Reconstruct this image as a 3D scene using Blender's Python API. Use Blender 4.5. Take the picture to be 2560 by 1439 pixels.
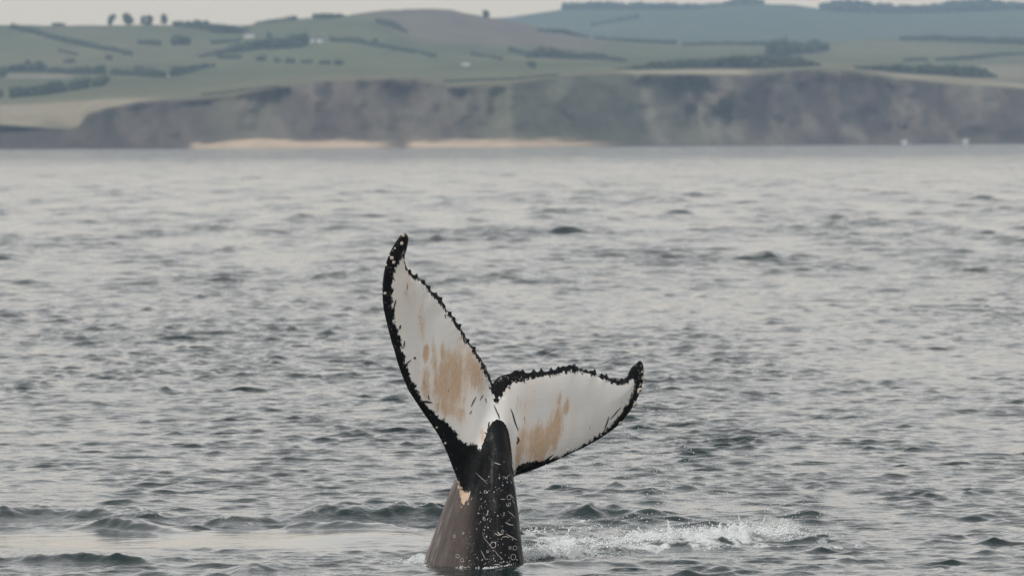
import bpy, math, random
import numpy as np
from mathutils import Matrix, Vector
from mathutils.bvhtree import BVHTree

random.seed(11)
RNG = np.random.default_rng(7)
for o in list(bpy.data.objects):
    bpy.data.objects.remove(o)
S = bpy.context.scene
C = S.collection

# ------------------------------------------------------------------ camera
CAM_H = 4.45
FPX = 19200.0                      # focal length in pixels of the 2560 px wide photograph
PITCH = math.atan((719.5 - 342.0) / FPX)
ROLL = math.radians(0.25)
F = Vector((0, math.cos(PITCH), -math.sin(PITCH)))
U0 = Vector((0, math.sin(PITCH), math.cos(PITCH)))
R0 = Vector((1, 0, 0))
R = R0 * math.cos(ROLL) - U0 * math.sin(ROLL)
U = R0 * math.sin(ROLL) + U0 * math.cos(ROLL)
cam_data = bpy.data.cameras.new('camera')
cam = bpy.data.objects.new('camera', cam_data)
C.objects.link(cam)
cam.matrix_world = Matrix(((R.x, U.x, -F.x, 0), (R.y, U.y, -F.y, 0), (R.z, U.z, -F.z, CAM_H), (0, 0, 0, 1)))
cam_data.sensor_width = 36.0
cam_data.lens = 36.0 * FPX / 2560.0
cam_data.clip_start = 1.0
cam_data.clip_end = 30000.0
cam_data.dof.use_dof = True
cam_data.dof.focus_distance = 80.0
cam_data.dof.aperture_fstop = 5.2
S.camera = cam

# ------------------------------------------------------------------ sky and sun
SUN_EL, SUN_AZ = math.radians(42), math.radians(-140)     # azimuth from +Y towards +X: behind the camera, to the left
SUN_STRENGTH = 1.65
SKY_STRENGTH = 0.10
world = bpy.data.worlds.new('World')
S.world = world
world.use_nodes = True
nt = world.node_tree
nt.nodes.clear()
w_out = nt.nodes.new('ShaderNodeOutputWorld')
w_bg = nt.nodes.new('ShaderNodeBackground')
w_sky = nt.nodes.new('ShaderNodeTexSky')
w_sky.sky_type = 'NISHITA'
w_sky.sun_disc = False
w_sky.sun_elevation = SUN_EL
w_sky.sun_rotation = SUN_AZ
w_sky.air_density = 1.0
w_sky.dust_density = 4.0
w_sky.ozone_density = 1.0
w_mix = nt.nodes.new('ShaderNodeMix')
w_mix.data_type = 'RGBA'
# thin overcast veil over the blue, thickest towards the horizon where one looks through most of it
w_tc = nt.nodes.new('ShaderNodeTexCoord')
w_sep = nt.nodes.new('ShaderNodeSeparateXYZ')
w_rng = nt.nodes.new('ShaderNodeMapRange')
w_rng.interpolation_type = 'SMOOTHSTEP'
nt.links.new(w_tc.outputs['Generated'], w_sep.inputs[0])
nt.links.new(w_sep.outputs['Z'], w_rng.inputs[0])
w_rng.inputs[1].default_value = 0.0; w_rng.inputs[2].default_value = 0.6
w_rng.inputs[3].default_value = 0.93; w_rng.inputs[4].default_value = 0.60
nt.links.new(w_rng.outputs[0], w_mix.inputs['Factor'])
w_low = nt.nodes.new('ShaderNodeMapRange')                 # dusty warm air low down, greyer cloud above it
w_low.interpolation_type = 'SMOOTHSTEP'
nt.links.new(w_sep.outputs['Z'], w_low.inputs[0])
w_low.inputs[1].default_value = 0.0; w_low.inputs[2].default_value = 0.11
w_veil = nt.nodes.new('ShaderNodeMix'); w_veil.data_type = 'RGBA'
nt.links.new(w_low.outputs[0], w_veil.inputs['Factor'])
w_veil.inputs[6].default_value = (12.5, 10.0, 6.9, 1)
w_veil.inputs[7].default_value = (10.6, 10.3, 9.9, 1)
nt.links.new(w_veil.outputs[2], w_mix.inputs[7])
nt.links.new(w_sky.outputs[0], w_mix.inputs[6])
nt.links.new(w_mix.outputs[2], w_bg.inputs['Color'])
w_bg.inputs['Strength'].default_value = SKY_STRENGTH
nt.links.new(w_bg.outputs[0], w_out.inputs['Surface'])

sun_data = bpy.data.lights.new('sun', 'SUN')
sun_data.energy = SUN_STRENGTH
sun_data.angle = math.radians(14)
sun_data.color = (1.0, 0.98, 0.95)
sun = bpy.data.objects.new('sun', sun_data)
C.objects.link(sun)
sdir = Vector((math.sin(SUN_AZ) * math.cos(SUN_EL), math.cos(SUN_AZ) * math.cos(SUN_EL), math.sin(SUN_EL)))
sun.rotation_euler = sdir.to_track_quat('Z', 'Y').to_euler()
sun.location = (-40, -40, 60)

S.view_settings.view_transform = 'Standard'
S.view_settings.look = 'None'
S.view_settings.gamma = 1.0
S.view_settings.use_curve_mapping = False
S.view_settings.exposure = 0.0
try:
    cy = S.cycles
    cy.max_bounces = 6
    cy.diffuse_bounces = 2
    cy.glossy_bounces = 3
    cy.transmission_bounces = 2
    cy.volume_bounces = 1
    cy.transparent_max_bounces = 6
    cy.sample_clamp_indirect = 4.0
except Exception:
    pass

# ------------------------------------------------------------------ helpers
def ray(px, py):
    a = (px - 1280.0) / FPX
    b = -(py - 719.5) / FPX
    return R * a + U * b + F

def at(px, py, Y):
    v = ray(px, py)
    t = Y / v.y
    return Vector((v.x * t, Y, CAM_H + v.z * t))

def z_at(px, py, Y):               # vectorised height of a sight line at distance Y
    a = (px - 1280.0) / FPX
    b = -(py - 719.5) / FPX
    vx = R.x * a + U.x * b + F.x
    vy = R.y * a + U.y * b + F.y
    vz = R.z * a + U.z * b + F.z
    return vx / vy * Y, CAM_H + vz / vy * Y

_tab = RNG.random((256, 256)).astype(np.float32)
def vnoise(x, y, seed=0):
    x = np.asarray(x, np.float64) + seed * 17.31
    y = np.asarray(y, np.float64) + seed * 9.77
    xi = np.floor(x).astype(np.int64); yi = np.floor(y).astype(np.int64)
    fx = (x - xi).astype(np.float32); fy = (y - yi).astype(np.float32)
    fx = fx * fx * (3 - 2 * fx); fy = fy * fy * (3 - 2 * fy)
    a = _tab[xi & 255, yi & 255]; b = _tab[(xi + 1) & 255, yi & 255]
    c = _tab[xi & 255, (yi + 1) & 255]; d = _tab[(xi + 1) & 255, (yi + 1) & 255]
    return (a * (1 - fx) + b * fx) * (1 - fy) + (c * (1 - fx) + d * fx) * fy

def fbm(x, y, octaves=4, seed=0):
    s = 0; amp = 0.5; tot = 0
    for k in range(octaves):
        s = s + amp * vnoise(x * 2 ** k, y * 2 ** k, seed + k * 3)
        tot += amp; amp *= 0.5
    return s / tot

def smooth(e0, e1, x):
    t = np.clip((x - e0) / (e1 - e0), 0, 1)
    return t * t * (3 - 2 * t)

def mesh_np(name, verts, faces, smooth_shade=True):
    """verts (n,3), faces (m,4) or (m,3) arrays"""
    me = bpy.data.meshes.new(name)
    verts = np.ascontiguousarray(verts, np.float32); faces = np.ascontiguousarray(faces, np.int32)
    k = faces.shape[1]
    me.vertices.add(len(verts)); me.vertices.foreach_set('co', verts.ravel())
    me.loops.add(faces.size); me.loops.foreach_set('vertex_index', faces.ravel())
    me.polygons.add(len(faces))
    me.polygons.foreach_set('loop_start', np.arange(0, faces.size, k, dtype=np.int32))
    if smooth_shade:
        me.polygons.foreach_set('use_smooth', np.ones(len(faces), bool))
    me.update(calc_edges=True)
    return me

def add_attr(me, name, values):
    a = me.attributes.new(name, 'FLOAT', 'POINT')
    a.data.foreach_set('value', np.ascontiguousarray(values, np.float32))

def add_col(me, name, rgb):
    a = me.attributes.new(name, 'FLOAT_COLOR', 'POINT')
    c = np.ones((len(rgb), 4), np.float32); c[:, :3] = rgb
    a.data.foreach_set('color', c.ravel())

def link(name, me, mat=None, parent=None):
    o = bpy.data.objects.new(name, me)
    C.objects.link(o)
    if mat is not None and hasattr(me, 'materials'):
        for m in (mat if isinstance(mat, (list, tuple)) else [mat]):
            me.materials.append(m)
    if parent is not None:
        o.parent = parent
    return o

def tag(o, label=None, cat=None, group=None, kind=None):
    if label: o['label'] = label
    if cat: o['category'] = cat
    if group: o['group'] = group
    if kind: o['kind'] = kind
    return o

def empty(name, loc):
    o = bpy.data.objects.new(name, None)
    C.objects.link(o); o.location = loc
    o.empty_display_size = 0.2
    return o

class N:                           # tiny node-tree helper
    def __init__(self, mat):
        self.t = mat.node_tree; self.t.nodes.clear()
        self.out = self.new('ShaderNodeOutputMaterial')
    def new(self, typ, **kw):
        n = self.t.nodes.new(typ)
        for k, v in kw.items(): setattr(n, k, v)
        return n
    def put(self, sock, v):
        if isinstance(v, bpy.types.NodeSocket): self.t.links.new(v, sock)
        elif v is not None: sock.default_value = v
    def attr(self, name, out='Fac'):
        n = self.new('ShaderNodeAttribute', attribute_name=name); return n.outputs[out]
    def math(self, op, a, b=None, c=None, clamp=False):
        n = self.new('ShaderNodeMath', operation=op, use_clamp=clamp)
        self.put(n.inputs[0], a); self.put(n.inputs[1], b)
        if c is not None: self.put(n.inputs[2], c)
        return n.outputs[0]
    def mix(self, f, a, b):
        n = self.new('ShaderNodeMix', data_type='RGBA')
        self.put(n.inputs[0], f); self.put(n.inputs[6], a); self.put(n.inputs[7], b)
        return n.outputs[2]
    def ramp(self, f, lo, hi):     # smooth 0..1 between lo and hi
        n = self.new('ShaderNodeMapRange', interpolation_type='SMOOTHSTEP')
        self.put(n.inputs[0], f); n.inputs[1].default_value = lo; n.inputs[2].default_value = hi
        return n.outputs[0]
    def coords(self, scale=(1, 1, 1), rot=(0, 0, 0), typ='Object'):
        tc = self.new('ShaderNodeTexCoord'); mp = self.new('ShaderNodeMapping')
        mp.inputs['Scale'].default_value = scale; mp.inputs['Rotation'].default_value = rot
        self.t.links.new(tc.outputs[typ], mp.inputs[0]); return mp.outputs[0]
    def noise(self, vec, scale, detail=4, rough=0.5, dist=0.0):
        n = self.new('ShaderNodeTexNoise')
        self.put(n.inputs['Vector'], vec); n.inputs['Scale'].default_value = scale
        n.inputs['Detail'].default_value = detail; n.inputs['Roughness'].default_value = rough
        n.inputs['Distortion'].default_value = dist
        return n.outputs[0]
    def bump(self, h, strength, dist, normal=None):
        n = self.new('ShaderNodeBump'); self.put(n.inputs['Height'], h)
        self.put(n.inputs['Strength'], strength); n.inputs['Distance'].default_value = dist
        if normal is not None: self.put(n.inputs['Normal'], normal)
        return n.outputs[0]
    def bsdf(self, color, rough, normal=None, spec=0.5, coat=0.0, ior=None):
        n = self.new('ShaderNodeBsdfPrincipled')
        self.put(n.inputs['Base Color'], color); self.put(n.inputs['Roughness'], rough)
        n.inputs['Specular IOR Level'].default_value = spec
        n.inputs['Coat Weight'].default_value = coat
        n.inputs['Coat Roughness'].default_value = 0.12
        if ior: n.inputs['IOR'].default_value = ior
        if normal is not None: self.put(n.inputs['Normal'], normal)
        return n.outputs[0]
    def done(self, sh): self.t.links.new(sh, self.out.inputs['Surface'])

def material(name):
    m = bpy.data.materials.new(name); m.use_nodes = True
    return m, N(m)

# ------------------------------------------------------------------ materials
WATER, n = material('sea_water')
v1 = n.coords((1, 0.8, 1))
h1 = n.noise(v1, 7.5, 5, 0.62, 0.5)
h2 = n.noise(n.coords((1, 0.7, 1), (0, 0, 0.5)), 19.0, 2, 0.5, 0.2)
calm = n.attr('calm')
rip = n.math('ADD', n.math('MULTIPLY', h1, 1.0), n.math('MULTIPLY', h2, 0.22))
h3 = n.noise(n.coords((1, 0.6, 1)), 1.7, 4, 0.6, 0.3)       # waves too small for the far mesh to carry
bm0 = n.bump(h3, n.math('MULTIPLY', n.attr('lost'), 0.62), 0.30)
bmp = n.bump(rip, n.math('SUBTRACT', 1.0, n.math('MULTIPLY', calm, 0.80)), 0.011, bm0)
water_sh = n.bsdf((0.007, 0.018, 0.019, 1), 0.05, bmp, 0.5, 0.0, 1.333)
fo = n.attr('foam')
fn = n.noise(n.coords((1, 0.55, 1)), 9.0, 6, 0.68, 0.6)
fn2 = n.noise(n.coords((1, 0.5, 1)), 2.6, 3, 0.5, 0.8)
ff = n.math('ADD', n.math('ADD', n.math('MULTIPLY', fo, 1.0), n.math('MULTIPLY', n.math('SUBTRACT', fn, 0.5), 1.5)),
            n.math('MULTIPLY', n.math('SUBTRACT', fn2, 0.5), 1.3))
fmask = n.math('MULTIPLY', n.ramp(ff, 0.46, 0.82), n.ramp(fo, 0.02, 0.25))
foam_sh = n.bsdf((0.66, 0.69, 0.69, 1), 0.6, n.bump(fn, 1.0, 0.06), 0.3)
mx = n.new('ShaderNodeMixShader')
n.put(mx.inputs[0], n.math('MULTIPLY', fmask, 0.92)); n.t.links.new(water_sh, mx.inputs[1]); n.t.links.new(foam_sh, mx.inputs[2])
n.done(mx.outputs[0])

FOAM, n = material('white_foam')
fc = n.noise(n.coords(), 30.0, 3)
n.done(n.bsdf(n.mix(fc, (0.62, 0.66, 0.67, 1), (0.80, 0.82, 0.82, 1)), 0.35, n.bump(fc, 0.6, 0.01), 0.5))

LAND, n = material('land')
lc = n.attr('col', 'Color')
g1 = n.noise(n.coords((1, 0.25, 1)), 0.035, 6, 0.6)
g2 = n.noise(n.coords((1, 1, 0.5)), 0.14, 4, 0.65)
gm = n.math('ADD', n.math('MULTIPLY', g1, 0.5), n.math('MULTIPLY', g2, 0.5))
sc = n.math('ADD', n.math('MULTIPLY', n.math('SUBTRACT', gm, 0.5), 1.8), 1.0)
vm = n.new('ShaderNodeVectorMath', operation='SCALE')
n.put(vm.inputs[0], lc); n.put(vm.inputs['Scale'], sc)
n.done(n.bsdf(vm.outputs[0], 0.95, n.bump(g2, 0.5, 2.0), 0.1))

LEAF, n = material('leaves')
ln = n.noise(n.coords(), 0.35, 3)
n.done(n.bsdf(n.mix(ln, (0.026, 0.036, 0.018, 1), (0.060, 0.076, 0.036, 1)), 0.85, None, 0.15))
BARK, n = material('bark')
n.done(n.bsdf(n.mix(n.noise(n.coords((4, 4, 1)), 2.0), (0.05, 0.04, 0.03, 1), (0.10, 0.085, 0.07, 1)), 0.95, None, 0.1))
PAINT, n = material('white_house_paint')
n.done(n.bsdf(n.mix(n.noise(n.coords(), 0.6, 4), (0.66, 0.65, 0.62, 1), (0.78, 0.77, 0.74, 1)), 0.8, None, 0.2))
SLATE, n = material('slate')
n.done(n.bsdf(n.mix(n.noise(n.coords(), 1.5, 4), (0.07, 0.07, 0.08, 1), (0.13, 0.13, 0.14, 1)), 0.7))
GLASS, n = material('window_glass')
n.done(n.bsdf((0.02, 0.025, 0.03, 1), 0.1))

SKIN, n = material('whale_skin')
oc = n.coords()
wh = n.attr('white'); tn = n.attr('tan'); fl = n.attr('flank'); mot = n.attr('mottle')
e1 = n.noise(oc, 17.0, 5, 0.75)
e2 = n.noise(n.coords((1, 1, 0.35), (0, -0.35, 0)), 42.0, 3, 0.65)
edge = n.math('ADD', n.math('MULTIPLY', n.math('SUBTRACT', e1, 0.5), 0.115), n.math('MULTIPLY', n.math('SUBTRACT', e2, 0.5), 0.09))
wmask = n.ramp(n.math('ADD', wh, edge), -0.007, 0.012)
st = n.coords((1, 1, 0.11), (0, 0.22, 0))
t1 = n.noise(st, 13.0, 4, 0.6, 0.3)
t2 = n.noise(n.coords((1, 1, 0.5), (0, 0.2, 0)), 30.0, 4, 0.7)
tf = n.math('ADD', tn, n.math('ADD', n.math('MULTIPLY', n.math('SUBTRACT', t1, 0.5), 1.7), n.math('MULTIPLY', n.math('SUBTRACT', t2, 0.5), 0.9)))
grain = n.noise(n.coords((1, 1, 0.5)), 38.0, 5, 0.7)
tmask = n.math('MULTIPLY', n.ramp(tf, 0.28, 0.82), n.math('ADD', 0.70, n.math('MULTIPLY', n.ramp(grain, 0.30, 0.66), 0.30)))
tsoft = n.math('MULTIPLY', n.ramp(n.math('ADD', tn, n.math('MULTIPLY', n.math('SUBTRACT', t1, 0.5), 0.9)), 0.05, 0.75), 0.50)
t3 = n.noise(n.coords((1, 1, 0.3)), 3.0, 3)
white = n.mix(n.ramp(t3, 0.35, 0.7), (0.70, 0.70, 0.69, 1), (0.79, 0.785, 0.77, 1))
white = n.mix(n.math('MULTIPLY', n.ramp(n.noise(st, 5.0, 3), 0.45, 0.7), 0.25), white, (0.66, 0.56, 0.46, 1))
tanc = n.mix(t2, (0.42, 0.28, 0.17, 1), (0.60, 0.43, 0.29, 1))
skin_w = n.mix(tsoft, white, (0.66, 0.53, 0.41, 1))
skin_w = n.mix(n.math('MULTIPLY', tmask, 0.9), skin_w, tanc)
# thin dark nicks on the white
nk = n.ramp(n.noise(n.coords((1, 1, 0.18), (0, 0.3, 0)), 26.0, 2, 0.5), 0.735, 0.765)
skin_w = n.mix(n.math('MULTIPLY', nk, 0.8), skin_w, (0.03, 0.03, 0.032, 1))
blk = n.mix(n.noise(oc, 6.0, 5, 0.65), (0.005, 0.006, 0.007, 1), (0.010, 0.010, 0.011, 1))
bro = n.mix(n.noise(oc, 5.0, 6, 0.6), (0.060, 0.047, 0.043, 1), (0.090, 0.073, 0.067, 1))  # brown-grey flank skin, its sky sheen partly painted in as lighter colour
dark = n.mix(fl, blk, bro)
sp = n.ramp(n.noise(oc, 55.0, 2, 0.5), 0.70, 0.74)
dark = n.mix(n.math('MULTIPLY', sp, n.math('MULTIPLY', mot, 0.8)), dark, (0.42, 0.40, 0.37, 1))
colr = n.mix(wmask, dark, skin_w)
sb0 = n.bump(n.noise(n.coords((1, 1, 0.22), (0, 0.12, 0)), 4.5, 3, 0.5), n.math('MULTIPLY', n.math('SUBTRACT', 1.0, wmask), 0.55), 0.10)
sb = n.bump(n.math('ADD', n.noise(oc, 9.0, 5, 0.6), n.math('MULTIPLY', n.noise(n.coords((1, 1, 3.0)), 7.0, 3), 0.6)), n.math('SUBTRACT', 0.42, n.math('MULTIPLY', wmask, 0.30)), 0.02, sb0)
rough = n.math('ADD', n.math('MULTIPLY', n.noise(oc, 8.0, 3), 0.25), 0.28)
wet = n.ramp(n.noise(n.coords((1, 1, 0.22), (0, 0.1, 0)), 8.0, 5, 0.65), 0.40, 0.72)
rough = n.math('SUBTRACT', rough, n.math('MULTIPLY', wet, 0.14))
pb = n.new('ShaderNodeBsdfPrincipled')
n.put(pb.inputs['Base Color'], colr); n.put(pb.inputs['Roughness'], rough); n.put(pb.inputs['Normal'], sb)
n.put(pb.inputs['Specular IOR Level'], n.math('ADD', 0.07, n.math('MULTIPLY', wet, n.math('ADD', 0.05, n.math('MULTIPLY', fl, 0.16)))))
n.put(pb.inputs['Coat Weight'], n.math('MULTIPLY', wet, 0.06)); pb.inputs['Coat Roughness'].default_value = 0.10
n.done(pb.outputs[0])

SCAR, n = material('scar_skin')
n.done(n.bsdf(n.mix(n.noise(n.coords(), 40.0, 2), (0.20, 0.19, 0.185, 1), (0.50, 0.48, 0.46, 1)), 0.5))
SHELL, n = material('barnacle_shell')
n.done(n.bsdf(n.mix(n.noise(n.coords(), 60.0, 3), (0.42, 0.36, 0.29, 1), (0.68, 0.63, 0.55, 1)), 0.7, None, 0.3))
DARKHOLE, n = material('barnacle_opening')
n.done(n.bsdf((0.09, 0.05, 0.03, 1), 0.8))

# ------------------------------------------------------------------ haze
HAZE, n = material('haze')
pv = n.new('ShaderNodeVolumePrincipled')
pv.inputs['Color'].default_value = (0.46, 0.63, 0.82, 1)
pv.inputs['Density'].default_value = 0.000098
pv.inputs['Anisotropy'].default_value = 0.0
n.t.links.new(pv.outputs[0], n.out.inputs['Volume'])
hb = np.array([[x, y, z] for x in (-4500, 4500) for y in (-300, 10800) for z in (-12.0, 200.0)], float)
hf = np.array([[0, 1, 3, 2], [4, 6, 7, 5], [0, 4, 5, 1], [2, 3, 7, 6], [0, 2, 6, 4], [1, 5, 7, 3]])
tag(link('haze', mesh_np('haze', hb, hf, False), HAZE), kind='stuff')

# ------------------------------------------------------------------ sea
dense = np.linspace(-0.0725, 0.0725, 317)
outer = 0.0725 * (1.0 / 0.0725) ** np.linspace(0, 1, 17)[1:]
T = np.concatenate([-outer[::-1], dense, outer])           # 365 columns, odd, so that every second one carries on far out
rows = list(np.linspace(10, 72, 20)); y = 74.0
while y < 4150:
    rows.append(y)
    if y < 108: y += 0.045
    elif y < 220: y += 0.045 * (y / 108.0) ** 2.2
    elif y < 900: y += 0.215 * (y / 220.0) ** 0.85
    else: y += 0.71 * (y / 900.0) ** 1.2
Y = np.array(rows)
SEAM = int(np.searchsorted(Y, 220.0))
XX = (T[None, :] * Y[:, None]).astype(np.float64)
YY = np.repeat(Y[:, None], len(T), 1)
dX = np.gradient(T)[None, :] * Y[:, None]
dY = np.repeat(np.gradient(Y)[:, None], len(T), 1)
Z = np.zeros_like(XX, np.float32); DX = np.zeros_like(Z); DY = np.zeros_like(Z)

def px_of(X, D): return 1280 + FPX * X / D
def py_of(D): return 342 + FPX * CAM_H / D
PX = px_of(XX, YY); PY = py_of(YY)
def wpt(px, py):
    d = FPX * CAM_H / (py - 342.0)
    return (px - 1280.0) / FPX * d, d

# calm patches: the slick "footprint" left of the tail and soft wind lanes
calm = np.zeros_like(Z)
def soft_ellipse(cx, cy, rx, ry, warp=0.35, seed=1, e=0.5):
    q = ((XX - cx) / rx) ** 2 + ((YY - cy) / ry) ** 2
    q = q + (fbm(XX / 1.1, YY / 1.6, 3, seed) - 0.5) * 2 * warp
    return 1 - smooth(1 - e, 1 + e * 0.35, q)
near = YY < 130
cx, cy = wpt(380, 1343)
calm = np.maximum(calm, soft_ellipse(cx, cy, 3.6, 2.35, 0.5, 3))
cx, cy = wpt(900, 1352)
calm = np.maximum(calm, 0.75 * soft_ellipse(cx, cy, 1.1, 2.4, 0.6, 5))
cx, cy = wpt(1290, 1425)
calm = np.maximum(calm, 0.7 * soft_ellipse(cx, cy, 1.1, 1.2, 0.5, 6))
gust = 0.60 + 1.15 * np.clip(fbm(XX / 7.0, YY / 30.0, 4, 9) - 0.18, 0, 1)
gust2 = (0.25 + 2.1 * np.clip(fbm(XX / 0.8, YY / 2.4, 3, 19) - 0.16, 0, 1)).astype(np.float32)
amp_mod = ((1 - 0.93 * calm) * gust).astype(np.float32)

NW = 240
paws = smooth(0.30, 0.72, fbm(XX / 1.9, YY / 26.0, 4, 29)).astype(np.float32)     # cat's paws far out
far_w = smooth(140, 420, YY).astype(np.float32)
mid_w = (1 + 0.85 * smooth(100, 230, YY)).astype(np.float32)
amp_mod = amp_mod * (1 - far_w + far_w * (0.62 + 0.95 * paws))
sea_room = (0.32 + 1.20 * smooth(105, 300, YY)).astype(np.float32)   # longer waves die down towards the boat's lee
lost = np.zeros_like(Z); full = 0.0
rw = np.random.default_rng(21)
lam = np.exp(rw.uniform(np.log(0.14), np.log(6.2), NW))
th = rw.normal(0.0, 0.75, NW) + math.radians(-100)          # travel towards the camera, crests roughly across the view
for l, t_ in zip(lam, th):
    k = 2 * math.pi / l
    kx, ky = k * math.cos(t_), k * math.sin(t_)
    steep = 0.0225 * (1.0 if l < 0.5 else (0.5 / l) ** 0.62)
    a = steep / k
    res = np.clip(1.6 - np.maximum(np.abs(kx) * dX, np.abs(ky) * dY) / 1.1, 0, 1).astype(np.float32)
    lost += (steep * (1 - res)) ** 2; full += steep * steep
    act = res > 0.01
    if not act.any(): continue
    r0 = np.where(act.any(1))[0]; c0 = np.where(act.any(0))[0]
    sl = (slice(r0[0], r0[-1] + 1), slice(c0[0], c0[-1] + 1))
    ph = (kx * XX[sl] + ky * YY[sl] + rw.uniform(0, 6.283)).astype(np.float32)
    am = a * res[sl] * (amp_mod[sl] * gust2[sl] if l < 0.9 else (amp_mod[sl] if l < 1.2 else amp_mod[sl] * sea_room[sl])) * (mid_w[sl] if l < 1.2 else 1.0)
    Z[sl] += am * np.cos(ph)
    s_ = am * np.sin(ph) * 1.5
    DX[sl] -= (kx / k) * s_; DY[sl] -= (ky / k) * s_
del ph, s_, am, res
# sharpen crests, flatten troughs
sg = 0.07
Z = Z + 0.55 * (Z * Z / sg - sg * 0.4) * (Z > -0.5 * sg) * 0.35

def ridge(x_pts, d_pts, h_pts, w_front, w_back, seed):
    dc = np.interp(XX, x_pts, d_pts) + (fbm(XX / 0.9, XX * 0 + seed, 3, seed) - 0.5) * 0.9
    hh = 1.35 * np.interp(XX, x_pts, h_pts, left=0, right=0) * (0.62 + 0.6 * fbm(XX / 0.8, XX * 0 + 3.3, 3, seed))
    s_ = YY - dc
    prof = np.where(s_ < 0, np.exp(-(s_ / w_front) ** 2), np.exp(-(s_ / w_back) ** 2))
    rough_ = 1 + 0.8 * (fbm(XX / 0.16, YY / 0.26, 3, seed + 3) - 0.5)
    return (hh * prof * rough_).astype(np.float32)

def rdg(pts, wf, wb, seed):        # pts: (px, py of the foot, height m)
    ww = [wpt(p[0], p[1]) for p in pts]
    return ridge([w[0] for w in ww], [w[1] for w in ww], [p[2] for p in pts], wf, wb, seed)

Z += rdg([(-300, 1300, .06), (0, 1292, .10), (150, 1290, .11), (330, 1296, .09), (480, 1302, .03), (560, 1300, .0)], 0.38, 1.0, 4)
Z += rdg([(150, 1318, .0), (260, 1316, .08), (340, 1318, .09), (470, 1326, .02), (540, 1328, 0)], 0.30, 1.2, 5)
Z += rdg([(430, 1300, .0), (560, 1308, .07), (640, 1304, .06), (720, 1300, .05), (760, 1296, .0)], 0.32, 0.9, 6)
Z += rdg([(690, 1306, .0), (780, 1302, .13), (850, 1300, .17), (950, 1300, .15), (1040, 1300, .15), (1130, 1302, .12), (1200, 1302, .10)], 0.42, 1.2, 7)
Z += rdg([(700, 1316, .0), (760, 1316, .06), (860, 1320, .07), (960, 1322, .05), (1040, 1324, 0)], 0.26, 0.7, 8)
Z += rdg([(1290, 1290, .08), (1400, 1296, .10), (1470, 1298, .15), (1540, 1296, .08), (1640, 1300, .05), (1750, 1300, 0)], 0.42, 1.1, 9)
Z += rdg([(-200, 1408, .06), (0, 1402, .07), (180, 1400, .08), (290, 1402, .07), (380, 1404, .02), (460, 1404, 0)], 0.24, 0.9, 10)
Z += rdg([(560, 1424, 0), (620, 1430, .06), (720, 1426, .03), (800, 1424, 0)], 0.25, 0.9, 11)
Z += rdg([(1215, 1424, 0), (1290, 1420, .035), (1380, 1416, .05), (1470, 1416, .04), (1540, 1416, .0)], 0.30, 0.8, 17)
# shallow bulge of the slick next to the tail
cx, cy = wpt(930, 1345)
Z += (0.07 * np.exp(-((XX - cx) / 0.9) ** 2 - ((YY - cy) / 1.6) ** 2)).astype(np.float32)

# foam: churned white water to the right of the tail, and a collar where it breaks the surface
foam = np.zeros_like(Z)
def fe(px, py, rx, ry, v, seed, warp=0.5):
    global foam
    cx, cy = wpt(px, py)
    foam = np.maximum(foam, v * soft_ellipse(cx, cy, rx, ry, warp, seed, 0.8))
fe(1400, 1372, 0.55, 1.5, 0.62, 21); fe(1370, 1390, 0.5, 1.0, 1.0, 22)
fe(1560, 1362, 0.75, 1.3, 0.72, 23); fe(1720, 1348, 0.95, 1.2, 1.05, 24)
fe(1880, 1340, 0.65, 1.2, 0.80, 25); fe(1800, 1370, 0.9, 0.9, 0.55, 26)
fe(1500, 1312, 0.6, 0.9, 0.42, 27); fe(1990, 1352, 0.9, 1.1, 0.42, 28)
fe(1650, 1366, 1.6, 0.7, 0.72, 43); fe(2080, 1356, 1.0, 0.5, 0.36, 44); fe(1450, 1356, 0.8, 1.2, 0.6, 45)
fe(2060, 1372, 0.8, 0.8, 0.34, 29); fe(1340, 1340, 0.25, 1.4, 0.6, 30)
fe(1060, 1400, 0.28, 0.6, 0.75, 31); fe(1000, 1404, 0.45, 0.5, 0.5, 32); fe(1190, 1411, 0.60, 0.22, 0.55, 33)
fe(830, 1396, 1.2, 0.6, 0.30, 34); fe(520, 1310, 0.9, 0.7, 0.36, 35); fe(370, 1296, 0.5, 0.6, 0.36, 36)
fe(900, 1280, 0.9, 0.8, 0.30, 37); fe(860, 1346, 1.4, 1.6, 0.22, 38); fe(560, 1375, 1.2, 0.8, 0.26, 39)
fe(240, 1390, 1.4, 0.5, 0.34, 40)
jag = (np.abs(fbm(XX / 0.16, YY / 0.30, 4, 51) - 0.5) * 2).astype(np.float32)
big = fbm(XX / 0.45, YY / 0.8, 3, 52)
Z += np.clip(foam - 0.3, 0, 1) * (0.17 * jag + 0.16 * np.clip(big - 0.42, 0, 1) * 2)
# fine disturbed ripples on the left ripple belt
rb = soft_ellipse(*wpt(820, 1395), 2.6, 0.8, 0.5, 41)
Z += rb * (0.020 * (fbm(XX / 0.10, YY / 0.22, 3, 53) - 0.5)).astype(np.float32)

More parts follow.
